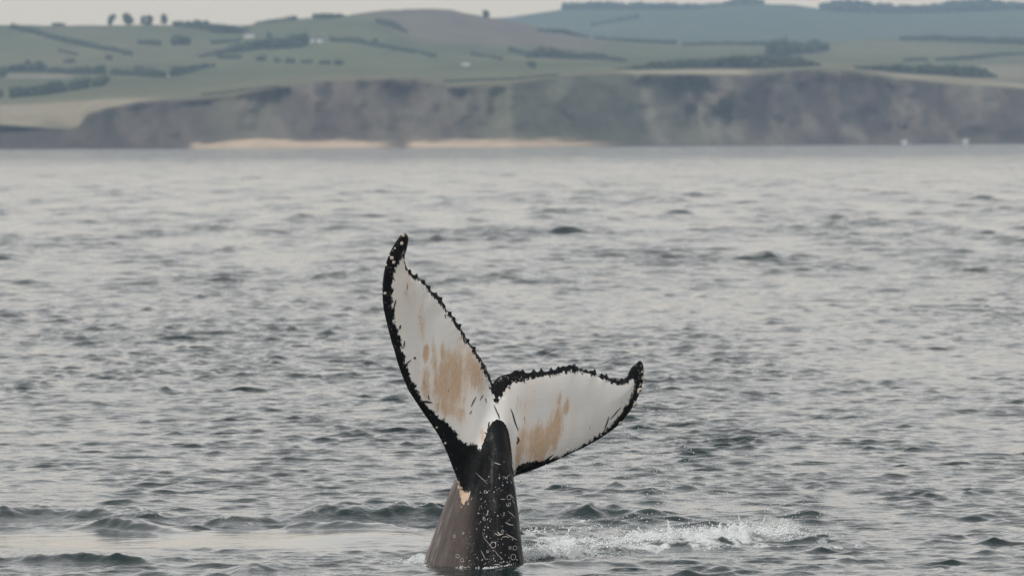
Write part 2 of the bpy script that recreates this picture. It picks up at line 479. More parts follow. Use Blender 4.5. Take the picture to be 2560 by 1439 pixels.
V = np.stack([XX + DX, YY + DY, Z], -1).reshape(-1, 3)
nr, nc = XX.shape
VI = V.reshape(nr, nc, 3)
VI[SEAM, 1:-1:2] = 0.5 * (VI[SEAM, 0:-2:2] + VI[SEAM, 2::2])     # no gap where the columns thin out
ii = np.full((nr, nc), -1, np.int64)
ii[:SEAM + 1] = np.arange((SEAM + 1) * nc).reshape(SEAM + 1, nc)
hc = (nc + 1) // 2
ii[SEAM + 1:, ::2] = (SEAM + 1) * nc + np.arange((nr - SEAM - 1) * hc).reshape(-1, hc)
def quads(g_): return np.stack([g_[:-1, :-1], g_[:-1, 1:], g_[1:, 1:], g_[1:, :-1]], -1).reshape(-1, 4)
Q = np.concatenate([quads(ii[:SEAM + 1]), quads(ii[SEAM:, ::2])])
used = ii.reshape(-1) >= 0
V = VI.reshape(-1, 3)[used]
sea = mesh_np('sea', V, Q)
add_attr(sea, 'calm', calm.ravel()[used]); add_attr(sea, 'foam', foam.ravel()[used]); add_attr(sea, 'lost', (np.sqrt(lost / full) * np.clip(amp_mod, 0, 2.0)).ravel()[used])
sea_o = tag(link('sea', sea, WATER), kind='structure')
NZ, NX, NY = Z, XX, YY
print('sea', V.shape, Q.shape)
def sea_z(x, yv):
    r = int(np.clip(np.searchsorted(Y, yv), 0, nr - 1)); c = int(np.clip(np.searchsorted(T, x / yv), 0, nc - 1))
    return float(NZ[r, c])

# ------------------------------------------------------------------ land
def curve(*pts):
    xs = [p[0] for p in pts]; ys = [p[1] for p in pts]
    return lambda x: np.interp(x, xs, ys)
shore_d = curve((-6000, 3300), (0, 3330), (1280, 3400), (1600, 3650), (2560, 3900), (8000, 4000))
beach_h = curve((380, 0), (470, .5), (500, 1.8), (600, 3.6), (720, 3.0), (900, 1.8), (1010, .6), (1060, 2.2), (1150, 2.9), (1300, 2.6), (1450, 1.6), (1560, .4), (1600, 0))
cliff_top = curve((-6000, 300), (-400, 300), (0, 312), (100, 318), (170, 324), (200, 316), (220, 285), (280, 268), (350, 254), (475, 248), (550, 240), (680, 220),
                  (800, 203), (890, 196), (1050, 196), (1090, 206), (1140, 216), (1290, 206), (1430, 190), (1560, 184), (1870, 187), (1960, 178), (2030, 173),
                  (2130, 178), (2230, 194), (2380, 210), (2560, 222), (3000, 230), (8000, 240))
edge_y = curve((-6000, 250), (0, 259), (350, 247), (475, 240), (550, 232), (680, 212), (800, 196), (890, 190), (1050, 190), (1140, 203), (1290, 196), (1430, 182), (1560, 173),
               (1870, 175), (2030, 167), (2130, 170), (2230, 182), (2380, 192), (2560, 205), (8000, 210))
r4 = curve((-6000, 200), (0, 205), (300, 200), (600, 186), (900, 168), (1200, 170), (1500, 160), (1800, 157), (2050, 156), (2300, 160), (2560, 178), (8000, 170))
r5 = curve((-6000, 140), (0, 142), (300, 136), (600, 138), (900, 126), (1200, 132), (1500, 135), (1800, 135), (2100, 134), (2560, 140), (8000, 130))
sky1 = curve((-6000, 70), (-400, 60), (0, 63), (250, 64), (450, 62), (560, 62), (610, 64), (640, 59), (700, 51), (760, 49), (800, 46), (860, 41), (900, 34), (960, 26), (1020, 23), (1130, 26), (1180, 38),
             (1230, 45), (1300, 57), (1380, 75), (1480, 93), (1600, 104), (1800, 110), (1900, 112), (2050, 104), (2200, 98), (2400, 104), (2560, 104), (4000, 90), (8000, 60))
colpx = np.concatenate([np.linspace(-6000, -400, 40)[:-1], np.arange(-400, 2961, 9.0), np.linspace(2960, 8500, 40)[1:]])
s_rows = np.concatenate([np.linspace(0, 1, 5)[:-1], np.linspace(1, 2, 44)[:-1], np.linspace(2, 3, 14)[:-1], np.linspace(3, 6, 70)[:-1], np.linspace(6, 8, 10)])
d0 = shore_d(colpx)
gul = (fbm(colpx / 60.0, colpx * 0 + 2.0, 4, 61) - 0.5)
Dk = [d0 - 25, d0 + 45, d0 + 120 + 60 * gul, d0 + 330, d0 + 900, d0 + 1500, d0 + 2100, d0 + 2500, d0 + 3200]
def zrow(f, D): return z_at(colpx, f(colpx), D)[1]
Zk = [np.full_like(colpx, -1.0), 0.6 + 0.7 * beach_h(colpx), zrow(cliff_top, Dk[2]), zrow(edge_y, Dk[3]), zrow(r4, Dk[4]), zrow(r5, Dk[5]), zrow(sky1, Dk[6]), None, None]
Zk[7] = Zk[6] * 0.7; Zk[8] = np.full_like(colpx, 6.0)
Dk = np.array(Dk); Zk = np.array(Zk)
def rowinterp(A, s):
    i = np.minimum(s.astype(int), 7); f = (s - i)[:, None]
    return A[i] * (1 - f) + A[i + 1] * f
LD = rowinterp(Dk, s_rows); LZ = rowinterp(Zk, s_rows)
SS = np.repeat(s_rows[:, None], len(colpx), 1); CP = np.repeat(colpx[None, :], len(s_rows), 0)
LX = (CP - 1280) / FPX * LD
# cliffs: buttresses and gullies; fields: gentle rolls
cl = smooth(1.0, 1.25, SS) * (1 - smooth(1.8, 2.0, SS))
LD2 = LD + cl * ((fbm(LX / 20.0, LZ / 22.0, 5, 63) - 0.5) * 75 + (np.abs(fbm(LX / 60.0, LZ / 90.0, 3, 64) - 0.5)) * 70)
LZ2 = LZ + (fbm(LX / 120.0, LD / 260.0, 4, 65) - 0.5) * 5.0 * smooth(2.4, 3.2, SS) * (1 - smooth(5.6, 6.0, SS)) \
    + (fbm(LX / 12.0, LD / 30.0, 3, 66) - 0.5) * 1.6 * smooth(5.8, 6.0, SS) * (1 - smooth(6, 6.3, SS))
_, PYL = None, None
def py_from(Zv, D, px):            # approximate photo row of a land point (for colouring zones that were surveyed there)
    return 342 - (px - 1280) * math.tan(ROLL) - (Zv - CAM_H) / D * FPX
PYL = py_from(LZ, LD, CP)
def lerp(a, b, f): return a * (1 - f[..., None]) + b * f[..., None]
K = lambda *c: np.array(c, float)
col = np.zeros(LX.shape + (3,)) + K(0.094, 0.103, 0.048)
# fields as irregular cells in the land's own coordinates
pts = np.random.default_rng(5).uniform((-900, 3600), (900, 7200), (150, 2))
cells = np.zeros(LX.shape, int); best = np.full(LX.shape, 1e9)
for i, (a, b) in enumerate(pts):
    d = ((LX - a + 14 * (fbm(LX / 90, LD / 90, 2, 3) - .5)) / 1.0) ** 2 + ((LD - b) / 2.6) ** 2
    m = d < best; best[m] = d[m]; cells[m] = i
tone = np.random.default_rng(6).uniform(0.80, 1.22, 150)[cells]
warm = np.random.default_rng(8).uniform(0, 1, 150)[cells] ** 3
col = col * tone[..., None]
col = lerp(col, K(0.165, 0.145, 0.085), 0.75 * warm)
# warmer lower slopes
col = lerp(col, K(0.150, 0.145, 0.085), 0.55 * smooth(3.9, 3.1, SS))
# heath on the rounded hill
heath = smooth(900, 1010, CP + (PYL - 60) * -2.0) * (1 - smooth(1420, 1560, CP)) * smooth(5.0, 5.35, SS) * (1 - smooth(6.0, 6.4, SS))
col = lerp(col, K(0.155, 0.125, 0.100), 0.85 * heath)
# straw strip and coastal rough grass
straw = K(0.30, 0.255, 0.175)
st_l = (1 - smooth(330, 470, CP + 40 * (fbm(CP / 40, SS * 6, 2, 4) - .5))) * smooth(1.95, 2.05, SS) * (1 - smooth(2.92, 3.05, SS))
col = lerp(col, straw * 0.95, st_l * (0.65 + 0.5 * fbm(LX / 25, LD / 60, 3, 71)))
rough_g = smooth(1.95, 2.05, SS) * (1 - smooth(2.95, 3.1, SS)) * smooth(470, 560, CP)
col = lerp(col, K(0.150, 0.135, 0.085), 0.8 * rough_g)
st_m = smooth(1520, 1600, CP) * (1 - smooth(1850, 1900, CP)) * smooth(2.0, 2.12, SS) * (1 - smooth(2.85, 3.0, SS))
col = lerp(col, straw * 1.15, st_m)
st_r = smooth(2120, 2300, CP) * smooth(2.0, 2.15, SS) * (1 - smooth(2.8, 3.1, SS))
col = lerp(col, straw * 0.95, 0.85 * st_r)
st_r2 = smooth(2270, 2340, CP) * smooth(158, 163, PYL) * (1 - smooth(195, 205, PYL)) * smooth(3.0, 3.1, SS)
col = lerp(col, straw * 0.75, 0.8 * st_r2)
pale = smooth(15, 25, CP) * (1 - smooth(160, 200, CP)) * smooth(180, 184, PYL) * (1 - smooth(191, 195, PYL))
col = lerp(col, K(0.24, 0.21, 0.17), 0.8 * pale)
# cliff rock with scree, grassy slumps
rock = K(0.074, 0.054, 0.047)
ck = lerp(np.zeros_like(col) + rock, K(0.135, 0.112, 0.090), smooth(0.35, 0.75, fbm(LX / 11.0 + LZ / 25, LZ / 16.0, 5, 81)))
slump = np.clip(smooth(0.42, 0.62, fbm(LX / 40, LZ / 30, 4, 82)) * 0.65
                + 0.75 * np.exp(-((CP - 1380) / 240) ** 2) * (1 - 0.4 * smooth(1.7, 2, SS)) + 0.5 * np.exp(-((CP - 560) / 60) ** 2), 0, 1)
slump *= (1 - 0.65 * smooth(1750, 1950, CP)) * (0.25 + 0.75 * smooth(380, 520, CP))
head = smooth(640, 720, CP) * (1 - smooth(-40, 50, CP - (1075 + 170 * np.clip(2 - SS, 0, 1) ** 1.3) + 60 * (fbm(LX / 16, LZ / 16, 3, 84) - .5)))
slump = np.clip(slump * (1 - 0.75 * head) + 0.30 * smooth(1150, 1230, CP) * (1 - smooth(1560, 1800, CP)), 0, 1)
ck = lerp(ck, K(0.135, 0.130, 0.086), slump)
scree = smooth(0.64, 0.74, fbm(LX / 14 + LZ / 30, LZ / 26, 3, 83)) * (CP > 1600)
ck = lerp(ck, K(0.22, 0.20, 0.16), 0.55 * scree)
lowc = (1 - smooth(380, 520, CP))
ck = ck * (1 - 0.25 * lowc[..., None])
isck = smooth(0.97, 1.0, SS) * (1 - smooth(1.93, 2.03, SS))
col = lerp(col, ck, isck)
bh = beach_h(CP)
sand = (SS < 1.2) * smooth(0.2, 1.6, bh) * (1 - smooth(0.98, 1.07, SS + 0.14 * (fbm(LX / 10, LZ, 3, 88) - .5)))
low = (SS < 0.98)[..., None]
col = np.where(low, rock * 0.8, col)
col = lerp(col, K(0.50, 0.385, 0.275), sand)
LV = np.stack([(CP - 1280) / FPX * LD2, LD2, LZ2], -1).reshape(-1, 3)
nr2, nc2 = LX.shape
ii = np.arange(nr2 * nc2, dtype=np.int32).reshape(nr2, nc2)
LQ = np.stack([ii[:-1, :-1], ii[:-1, 1:], ii[1:, 1:], ii[1:, :-1]], -1).reshape(-1, 4)
lm = mesh_np('coastal_hills', LV, LQ); add_col(lm, 'col', col.reshape(-1, 3))
tag(link('coastal_hills', lm, LAND), kind='structure')

# far hill range
far_sky = curve((-6000, 60), (0, 85), (600, 66), (700, 52), (790, 44), (860, 50), (1100, 52), (1230, 46), (1280, 43), (1390, 27), (1420, 22), (1600, 20), (1740, 18), (1850, 12), (1900, 10), (1985, 12),
                (2050, 22), (2120, 26), (2240, 30), (2400, 22), (2560, 18), (8000, 40))
fr1 = curve((-6000, 140), (8000, 118)); fr2 = curve((-6000, 90), (1200, 85), (1500, 62), (2000, 55), (2560, 62), (8000, 80))
s2 = np.concatenate([np.linspace(0, 1, 6)[:-1], np.linspace(1, 3, 40)[:-1], np.linspace(3, 4, 6)])
o_ = np.ones_like(colpx)
D2 = np.array([6300 * o_, 7200 * o_, 8200 * o_, 9100 * o_, 9900 * o_])
Z2 = np.array([2 * o_, zrow(fr1, D2[1]), zrow(fr2, D2[2]), zrow(far_sky, D2[3]), 40 * o_])
def ri2(A, s):
    i = np.minimum(s.astype(int), 3); f = (s - i)[:, None]; f = f * f * (3 - 2 * f) * 0.5 + f * 0.5
    return A[i] * (1 - f) + A[i + 1] * f
FD = ri2(D2, s2); FZ = ri2(Z2, s2); FX = (np.repeat(colpx[None], len(s2), 0) - 1280) / FPX * FD
keep = np.abs(FX[0]) < 1e9
FZ = FZ + (fbm(FX / 200, FD / 400, 3, 91) - 0.5) * 6 * smooth(0.5, 1.2, np.repeat(s2[:, None], len(colpx), 1)) * (1 - smooth(2.8, 3.0, np.repeat(s2[:, None], len(colpx), 1)))
fc_ = K(0.075, 0.092, 0.050) * (0.8 + 0.4 * fbm(FX / 160, FD / 500, 3, 92))[..., None]
ii = np.arange(FX.size, dtype=np.int32).reshape(FX.shape)
FQ = np.stack([ii[:-1, :-1], ii[:-1, 1:], ii[1:, 1:], ii[1:, :-1]], -1).reshape(-1, 4)
fm = mesh_np('far_hills', np.stack([FX, FD, FZ], -1).reshape(-1, 3), FQ); add_col(fm, 'col', fc_.reshape(-1, 3))
tag(link('far_hills', fm, LAND), kind='structure')

def on_grid(px, py, DD, ZZ):
    """first land point of this sight line: column of the grid nearest px, where the row passes py"""
    c = int(np.argmin(np.abs(colpx - px)))
    rows_ = py_from(ZZ[:, c], DD[:, c], px)
    for i in range(len(rows_) - 1):
        if rows_[i] >= py >= rows_[i + 1]:
            f = (rows_[i] - py) / max(1e-6, rows_[i] - rows_[i + 1])
            d = DD[i, c] * (1 - f) + DD[i + 1, c] * f
            return Vector(((px - 1280) / FPX * d, d, ZZ[i, c] * (1 - f) + ZZ[i + 1, c] * f))
    i = int(np.argmin(rows_))
    return Vector(((px - 1280) / FPX * DD[i, c], DD[i, c], ZZ[i, c]))
def on_land(px, py): return on_grid(px, py, LD2, LZ2)
def on_far(px, py): return on_grid(px, py, FD, FZ)

# ------------------------------------------------------------------ vegetation
ICO_V = []
g = (1 + 5 ** 0.5) / 2
for a, b in ((1, g), (-1, g), (1, -g), (-1, -g)):
    ICO_V += [(a, b, 0), (0, a, b), (b, 0, a)]
ICO_V = np.array(ICO_V, float); ICO_V /= np.linalg.norm(ICO_V[0])
_dm = np.linalg.norm(ICO_V[:, None] - ICO_V[None], axis=-1)
_e = _dm.copy(); _e[_e < 1e-6] = 9; _el = _e.min()
ICO_F = []
for i in range(12):
    for j in range(i + 1, 12):
        for k in range(j + 1, 12):
            if _dm[i, j] < _el * 1.1 and _dm[j, k] < _el * 1.1 and _dm[i, k] < _el * 1.1:
                nrm = np.cross(ICO_V[j] - ICO_V[i], ICO_V[k] - ICO_V[i])
                ICO_F.append((i, j, k) if np.dot(nrm, ICO_V[i]) > 0 else (i, k, j))
ICO_F = np.array(ICO_F)

def clumps(centers, radii, squash=0.85, jitter=0.3, rg=None):
    rg = rg or RNG
    n_ = len(centers)
    V_ = ICO_V[None] * (1 + jitter * rg.uniform(-1, 1, (n_, 12, 1))) * np.asarray(radii)[:, None, None]
    V_[:, :, 2] *= squash
    V_ = V_ + np.asarray(centers)[:, None, :]
    F_ = ICO_F[None] + (np.arange(n_) * 12)[:, None, None]
    return V_.reshape(-1, 3), F_.reshape(-1, 3)

def leaf_cards(centers, size, rg):
    n_ = len(centers)
    a = rg.normal(size=(n_, 3)); a /= np.linalg.norm(a, axis=1, keepdims=True)
    b = np.cross(a, rg.normal(size=(n_, 3))); b /= np.linalg.norm(b, axis=1, keepdims=True)
    s_ = (np.asarray(size) * rg.uniform(0.6, 1.3, n_))[:, None]
    P = np.stack([centers - a * s_ - b * s_ * .4, centers + a * s_ * .3 - b * s_, centers + a * s_ + b * s_ * .5], 1)
    return P.reshape(-1, 3), np.arange(n_ * 3).reshape(-1, 3)

def join(parts):
    vs, fs, o_ = [], [], 0
    for v_, f_ in parts:
        vs.append(v_); fs.append(f_ + o_); o_ += len(v_)
    return np.concatenate(vs), np.concatenate(fs)

def tree(name, base, height, width, label, cat='tree', group=None, seed=0, lean=0.0, hollow=0.0):
    rg = np.random.default_rng(100 + seed)
    root = tag(empty(name, base), label, cat, group)
    th_ = height * 0.22
    r_ = max(0.18, height * 0.035)
    k_ = 8
    prof = [(-0.6, r_ * 1.3, 0), (0.15 * height, r_, 0), (th_, r_ * 0.75, lean * 0.4), (height * 0.7, r_ * 0.3, lean * 0.8)]
    tv = np.array([[rr * math.cos(q) + lx, rr * math.sin(q), zz] for zz, rr, lx in prof for q in np.linspace(0, 2 * math.pi, k_, endpoint=False)])
    tf = np.array([[i * k_ + j, i * k_ + (j + 1) % k_, (i + 1) * k_ + (j + 1) % k_, (i + 1) * k_ + j] for i in range(3) for j in range(k_)])
    link('trunk', mesh_np('trunk', tv, tf), BARK, root)
    n_ = 34
    cen = []
    while len(cen) < n_:
        p = rg.uniform(-1, 1, 3)
        q = np.linalg.norm(p)
        if q > 1 or q < 0.35 or (hollow and p[0] > 0.1 and p[2] < 0.25): continue
        zc = height * 0.56 + p[2] * height * 0.45
        cen.append((p[0] * width * 0.40 + lean * (zc / height), p[1] * width * 0.40, zc))
    cen = np.array(cen)
    rad = rg.uniform(0.12, 0.22, n_) * min(width, height)
    a = clumps(cen, rad, 0.8, 0.35, rg)
    pick = cen[rg.integers(0, n_, 260)]
    off = rg.normal(size=(260, 3)); off /= np.linalg.norm(off, axis=1, keepdims=True)
    b = leaf_cards(pick + off * (rad.mean() * rg.uniform(0.7, 1.5, (260, 1))), 0.055 * height, rg)
    v_, f_ = join([a, b])
    link('crown', mesh_np('crown', v_, f_, False), LEAF, root)
    return root

def hedge(name, pts, hpx, label, cat, group=None, far=False, seed=0, deep=1.0, kind=None, density=1.0):
    """a bank of bushes standing along a surveyed line on the ground; hpx is its height in photo pixels"""
    rg = np.random.default_rng(300 + seed)
    P = [(on_far if far else on_land)(*p) for p in pts]
    L_ = [(P[i + 1] - P[i]).length for i in range(len(P) - 1)]
    hs = [1.25 * q for q in (hpx if isinstance(hpx, (list, tuple)) else [hpx] * len(P))]
    if cat == 'woodland': kind = 'stuff'
    cen, rad, lean_ = [], [], []
    origin = P[0].copy()
    for i, ll in enumerate(L_):
        m = max(2, int((abs(pts[i + 1][0] - pts[i][0]) / 4.0) * density))
        for q in range(m):
            for lay in range(3):
                f = (q + rg.uniform(0, 1)) / m
                p = P[i].lerp(P[i + 1], f)
                hm = (hs[i] * (1 - f) + hs[i + 1] * f) * p.y / FPX
                r = hm * rg.uniform(0.26, 0.42)
                hv = hm * (0.75 + 0.5 * float(vnoise(p.x / (hm * 2.2), seed * 3.1, 5)))
                zz = (0.18 + 0.5 * lay / 2 + rg.uniform(-0.05, 0.1)) * hv
                cen.append((p.x - origin.x + rg.normal() * hm * .15, p.y - origin.y + rg.normal() * hm * 0.45 * deep, p.z - origin.z + zz))
                rad.append(r)
    cen = np.array(cen); rad = np.array(rad)
    a = clumps(cen, rad, 0.85, 0.32, rg)
    k_ = min(900, len(cen) * 5)
    idx = rg.integers(0, len(cen), k_)
    off = rg.normal(size=(k_, 3)); off /= np.linalg.norm(off, axis=1, keepdims=True)
    b = leaf_cards(cen[idx] + off * rad[idx][:, None] * 1.05, rad[idx] * 0.35, rg)
    v_, f_ = join([a, b])
    o = link(name, mesh_np(name, v_, f_, False), LEAF)
    o.location = origin
    return tag(o, label, cat, group, kind)

def ptree(px, py, hpx, wpx, label, far=False, **kw):
    p = (on_far if far else on_land)(px, py)
    k_ = p.y / FPX
    return tree('tree', p, hpx * k_, wpx * k_, label, lean=kw.pop('lean', 0) * k_, **kw)

SK = 'trees along the left skyline'
ptree(279, 64, 26, 24, 'leftmost of the four skyline trees, thin and bent over to the right', group=SK, seed=1, lean=8, hollow=1)
ptree(326, 65, 29, 30, 'skyline tree with a gap under its left side, second from the left', group=SK, seed=2, lean=-4)
ptree(371, 65, 27, 40, 'widest and densest of the four trees standing on the left skyline', group=SK, seed=3)
ptree(413, 64, 28, 20, 'slim upright tree, rightmost of the four on the left skyline', group=SK, seed=4)
ptree(1217, 45, 20, 20, 'lone round tree in the saddle right of the rounded brown hill', seed=5)
ptree(518, 64, 12, 13, 'small tree poking above the dark wood on the left ridge', seed=6)
ptree(1331, 171, 17, 30, 'single dark tree in the green field behind the cliff, mid picture', seed=7)
ptree(676, 97, 16, 14, 'small tree just above the long wood, right of the pale farmhouse', seed=8)
ptree(73, 172, 22, 16, 'pointed tree rising from the hedge above the pale strip at far left', seed=9)
ptree(102, 172, 20, 18, 'rounded tree rising from the same hedge, beside the pointed one', seed=10)
ptree(2036, 130, 34, 34, 'tall dark tree in the middle valley behind the scrub on the cliff', seed=11)
ptree(941, 111, 16, 16, 'small tree standing up in the hedge below the brown hill', seed=12)

LB = 'dark clipped hedge blocks in a row on the lower left field'
hedge('hedge', [(-30, 246), (9, 242)], 15, 'hedge block cut off by the left frame edge', 'hedge', LB, seed=1)
hedge('hedge', [(32, 246), (67, 240)], 21, 'squarish hedge block, the lowest whole one of the row at left', 'hedge', LB, seed=2)
hedge('hedge', [(80, 241), (162, 230)], 21, 'longest hedge block of the row on the lower left field', 'hedge', LB, seed=3)
hedge('hedge', [(177, 227), (226, 219)], 20, 'hedge block just right of the longest one', 'hedge', LB, seed=4)
hedge('hedge', [(236, 217), (269, 213)], 18, 'rightmost and highest hedge block of the row at lower left', 'hedge', LB, seed=5)
HL = 'hedgerows across the green fields'
hedge('hedge', [(30, 72), (90, 86), (160, 105), (228, 120)], 11, 'long straight hedge slanting down from the left skyline', 'hedge', HL, seed=6)
hedge('hedge', [(233, 120), (290, 130), (335, 142)], 10, 'ragged hedge continuing the long slanting one down to the right', 'hedge', HL, seed=7)
hedge('hedge', [(148, 128), (198, 141)], 6, 'short faint hedge below the long slanting hedge', 'hedge', HL, seed=8)
hedge('bush', [(165, 158), (190, 158)], 8, 'low flat bush on the open field above the left hedges', 'bush', seed=9)
hedge('bush', [(270, 150), (282, 150)], 10, 'small isolated round bush near the foot of the ragged hedge', 'bush', seed=10)
hedge('hedge', [(346, 110), (404, 115)], 11, 'flat dark thicket on the slope below the four skyline trees', 'hedge', HL, seed=11)
hedge('bush', [(434, 113), (470, 112)], 17, 'oval dark clump right of the flat thicket below the skyline trees', 'bush', seed=12)
hedge('woodland', [(438, 66), (500, 72), (560, 84), (625, 80)], [12, 15, 17, 8], 'dark wood on the ridge right of the four skyline trees', 'woodland', seed=13, deep=2)
hedge('woodland', [(530, 111), (605, 104)], 8, 'low wood spur under the ridge wood, left of the long wood', 'woodland', seed=14)
hedge('woodland', [(500, 146), (560, 135), (640, 124), (720, 120), (768, 116)], [6, 11, 19, 22, 24], 'long dark wood in the upper left fields, ending at white houses', 'woodland', seed=15, deep=2)
hedge('hedge', [(545, 146), (608, 148)], 8, 'broken hedge just under the left tail of the long wood', 'hedge', HL, seed=16)
hedge('hedge', [(-20, 192), (16, 192)], 20, 'dark tree clump at the left frame edge beside the pale strip', 'hedge', HL, seed=17)
hedge('hedge', [(20, 181), (60, 179), (116, 179)], [11, 18, 17], 'bushy hedge standing directly above the pale strip at left', 'hedge', HL, seed=18)
hedge('hedge', [(124, 182), (160, 182)], 11, 'short low hedge right of the bushy one above the pale strip', 'hedge', HL, seed=19)
hedge('hedge', [(165, 186), (215, 185), (264, 185)], [10, 14, 16], 'brownish hedge mass in the middle of the left hedge line', 'hedge', HL, seed=20)
hedge('hedge', [(282, 186), (335, 189)], 13, 'lumpy hedge between the brownish mass and the small cottage', 'hedge', HL, seed=21)
hedge('hedge', [(345, 189), (410, 194)], 17, 'dark hedge running into the left side of the small cottage', 'hedge', HL, seed=22)
hedge('hedge', [(427, 192), (480, 180), (540, 166)], [19, 14, 7], 'dark wedge of trees tapering to the right of the small cottage', 'hedge', HL, seed=23)
BS = 'row of small bushes in the field under the long wood'
for q, (px, py, w, h, lb) in enumerate([(653, 153, 24, 11, 'first bush, leftmost and broadest of the field row under the long wood'),
                                  (697, 157, 14, 9, 'second and smallest bush from the left in the field row'),
                                  (727, 158, 22, 10, 'third bush from the left in the field row'),
                                  (769, 159, 24, 8, 'fourth and faintest bush from the left in the field row'),
                                  (815, 161, 26, 9, 'fifth, long low bush in the field row'),
                                  (848, 163, 18, 12, 'rightmost and darkest bush of the field row')]):
    hedge('bush', [(px - w / 2, py), (px + w / 2, py)], h, lb, 'bush', BS, seed=30 + q)
hedge('hedge', [(826, 104), (880, 107), (950, 118), (1020, 131), (1094, 146)], [10, 12, 9, 9, 8], 'long hedge curving down to the right below the brown hill', 'hedge', HL, seed=40)
hedge('hedge', [(942, 56), (980, 68), (1020, 84)], [9, 12, 8], 'short dark hedge on the left shoulder of the brown hill', 'hedge', HL, seed=41)
hedge('hedge', [(1178, 140), (1262, 152)], 8, 'hedge at the right foot of the brown hill', 'hedge', HL, seed=42)
hedge('hedge', [(1272, 128), (1320, 140)], 9, 'small thicket on the slope above the dark valley wood', 'hedge', HL, seed=43)
hedge('woodland', [(1320, 146), (1360, 144), (1430, 148), (1500, 150), (1570, 156)], [10, 21, 14, 14, 6], 'grey green wood in the valley right of the brown hill', 'woodland', seed=44, deep=2)
hedge('hedge', [(1345, 80), (1410, 84), (1475, 95)], [7, 9, 5], 'dark hedge on the crest of the spur right of the brown hill', 'hedge', HL, seed=45)
hedge('hedge', [(1490, 98), (1600, 107), (1690, 112)], [6, 7, 9], 'thin hedge line along the crest below the far blue hill', 'hedge', HL, seed=46)
hedge('hedge', [(1708, 115), (1800, 113), (1930, 114)], [7, 7, 8], 'dotted hedge line on the crest left of the tall valley tree', 'hedge', HL, seed=47)
hedge('woodland', [(1935, 146), (1990, 135), (2070, 128)], [36, 26, 14], 'blue grey valley wood around the tall tree', 'woodland', seed=48, deep=2)
hedge('hedge', [(2250, 100), (2340, 99), (2430, 106), (2570, 112)], [7, 10, 12, 12], 'dark hedge along the crest at upper right', 'hedge', HL, seed=49)
hedge('hedge', [(2262, 155), (2320, 153)], 8, 'short dark hedge at the left end of the pale right hand field', 'hedge', HL, seed=50)
hedge('hedge', [(2340, 153), (2430, 149), (2500, 141), (2580, 138)], [6, 10, 8, 8], 'hedge rising to the right frame edge above the pale field', 'hedge', HL, seed=51)
hedge('woodland', [(1530, 175), (1600, 174), (1680, 172), (1800, 170), (1900, 170), (1990, 168), (2052, 165)], [3, 9, 18, 22, 22, 20, 7], 'long belt of dark scrub behind the bright straw strip on the cliff', 'woodland', seed=52, deep=1.5)
hedge('woodland', [(2140, 172), (2220, 179), (2300, 186), (2380, 190), (2440, 193), (2495, 194)], [7, 14, 18, 26, 22, 5], 'dark scrub wood on the right cliff top below the pale field', 'woodland', seed=53, deep=1.5)
hedge('woodland', [(1412, 26), (1480, 24), (1580, 24), (1680, 25), (1760, 22)], [14, 15, 14, 14, 10], 'long flat topped wood on the left crest of the far blue hill', 'woodland', far=True, seed=54, deep=1.5)
hedge('woodland', [(1760, 20), (1810, 16), (1850, 14), (1910, 12)], [8, 8, 14, 11], 'smaller wood on the highest point of the far blue hill', 'woodland', far=True, seed=55)
hedge('woodland', [(2052, 25), (2110, 30), (2180, 32), (2240, 34), (2330, 32), (2420, 30), (2500, 26), (2590, 24)], [12, 24, 20, 16, 16, 24, 20, 14], 'lumpy wood along the right crest of the far blue hill', 'woodland', far=True, seed=56, deep=2)
hedge('hedge', [(1480, 68), (1540, 56), (1600, 46)], 9, 'faint hedge climbing the flank of the far blue hill', 'hedge', HL, far=True, seed=57)
hedge('woodland', [(786, 47), (830, 47), (862, 43)], [11, 11, 5], 'flat topped copse on the skyline left of the brown hill', 'woodland', seed=58)
hedge('woodland', [(640, 60), (690, 56), (745, 50)], [4, 7, 9], 'thin ragged treeline on the skyline above the pale farmhouse', 'woodland', seed=59)
hedge('bush', [(135, 64), (165, 64)], 7, 'low bush breaking the skyline at far left', 'bush', seed=60)
hedge('hedge', [(505, 240), (620, 228), (700, 218)], 5, 'low hedge along the field edge above the middle cliff', 'hedge', HL, seed=61)
hedge('hedge', [(1110, 207), (1190, 203), (1290, 200), (1400, 190)], 5, 'low dark hedge along the cliff top in the middle', 'hedge', HL, seed=62)

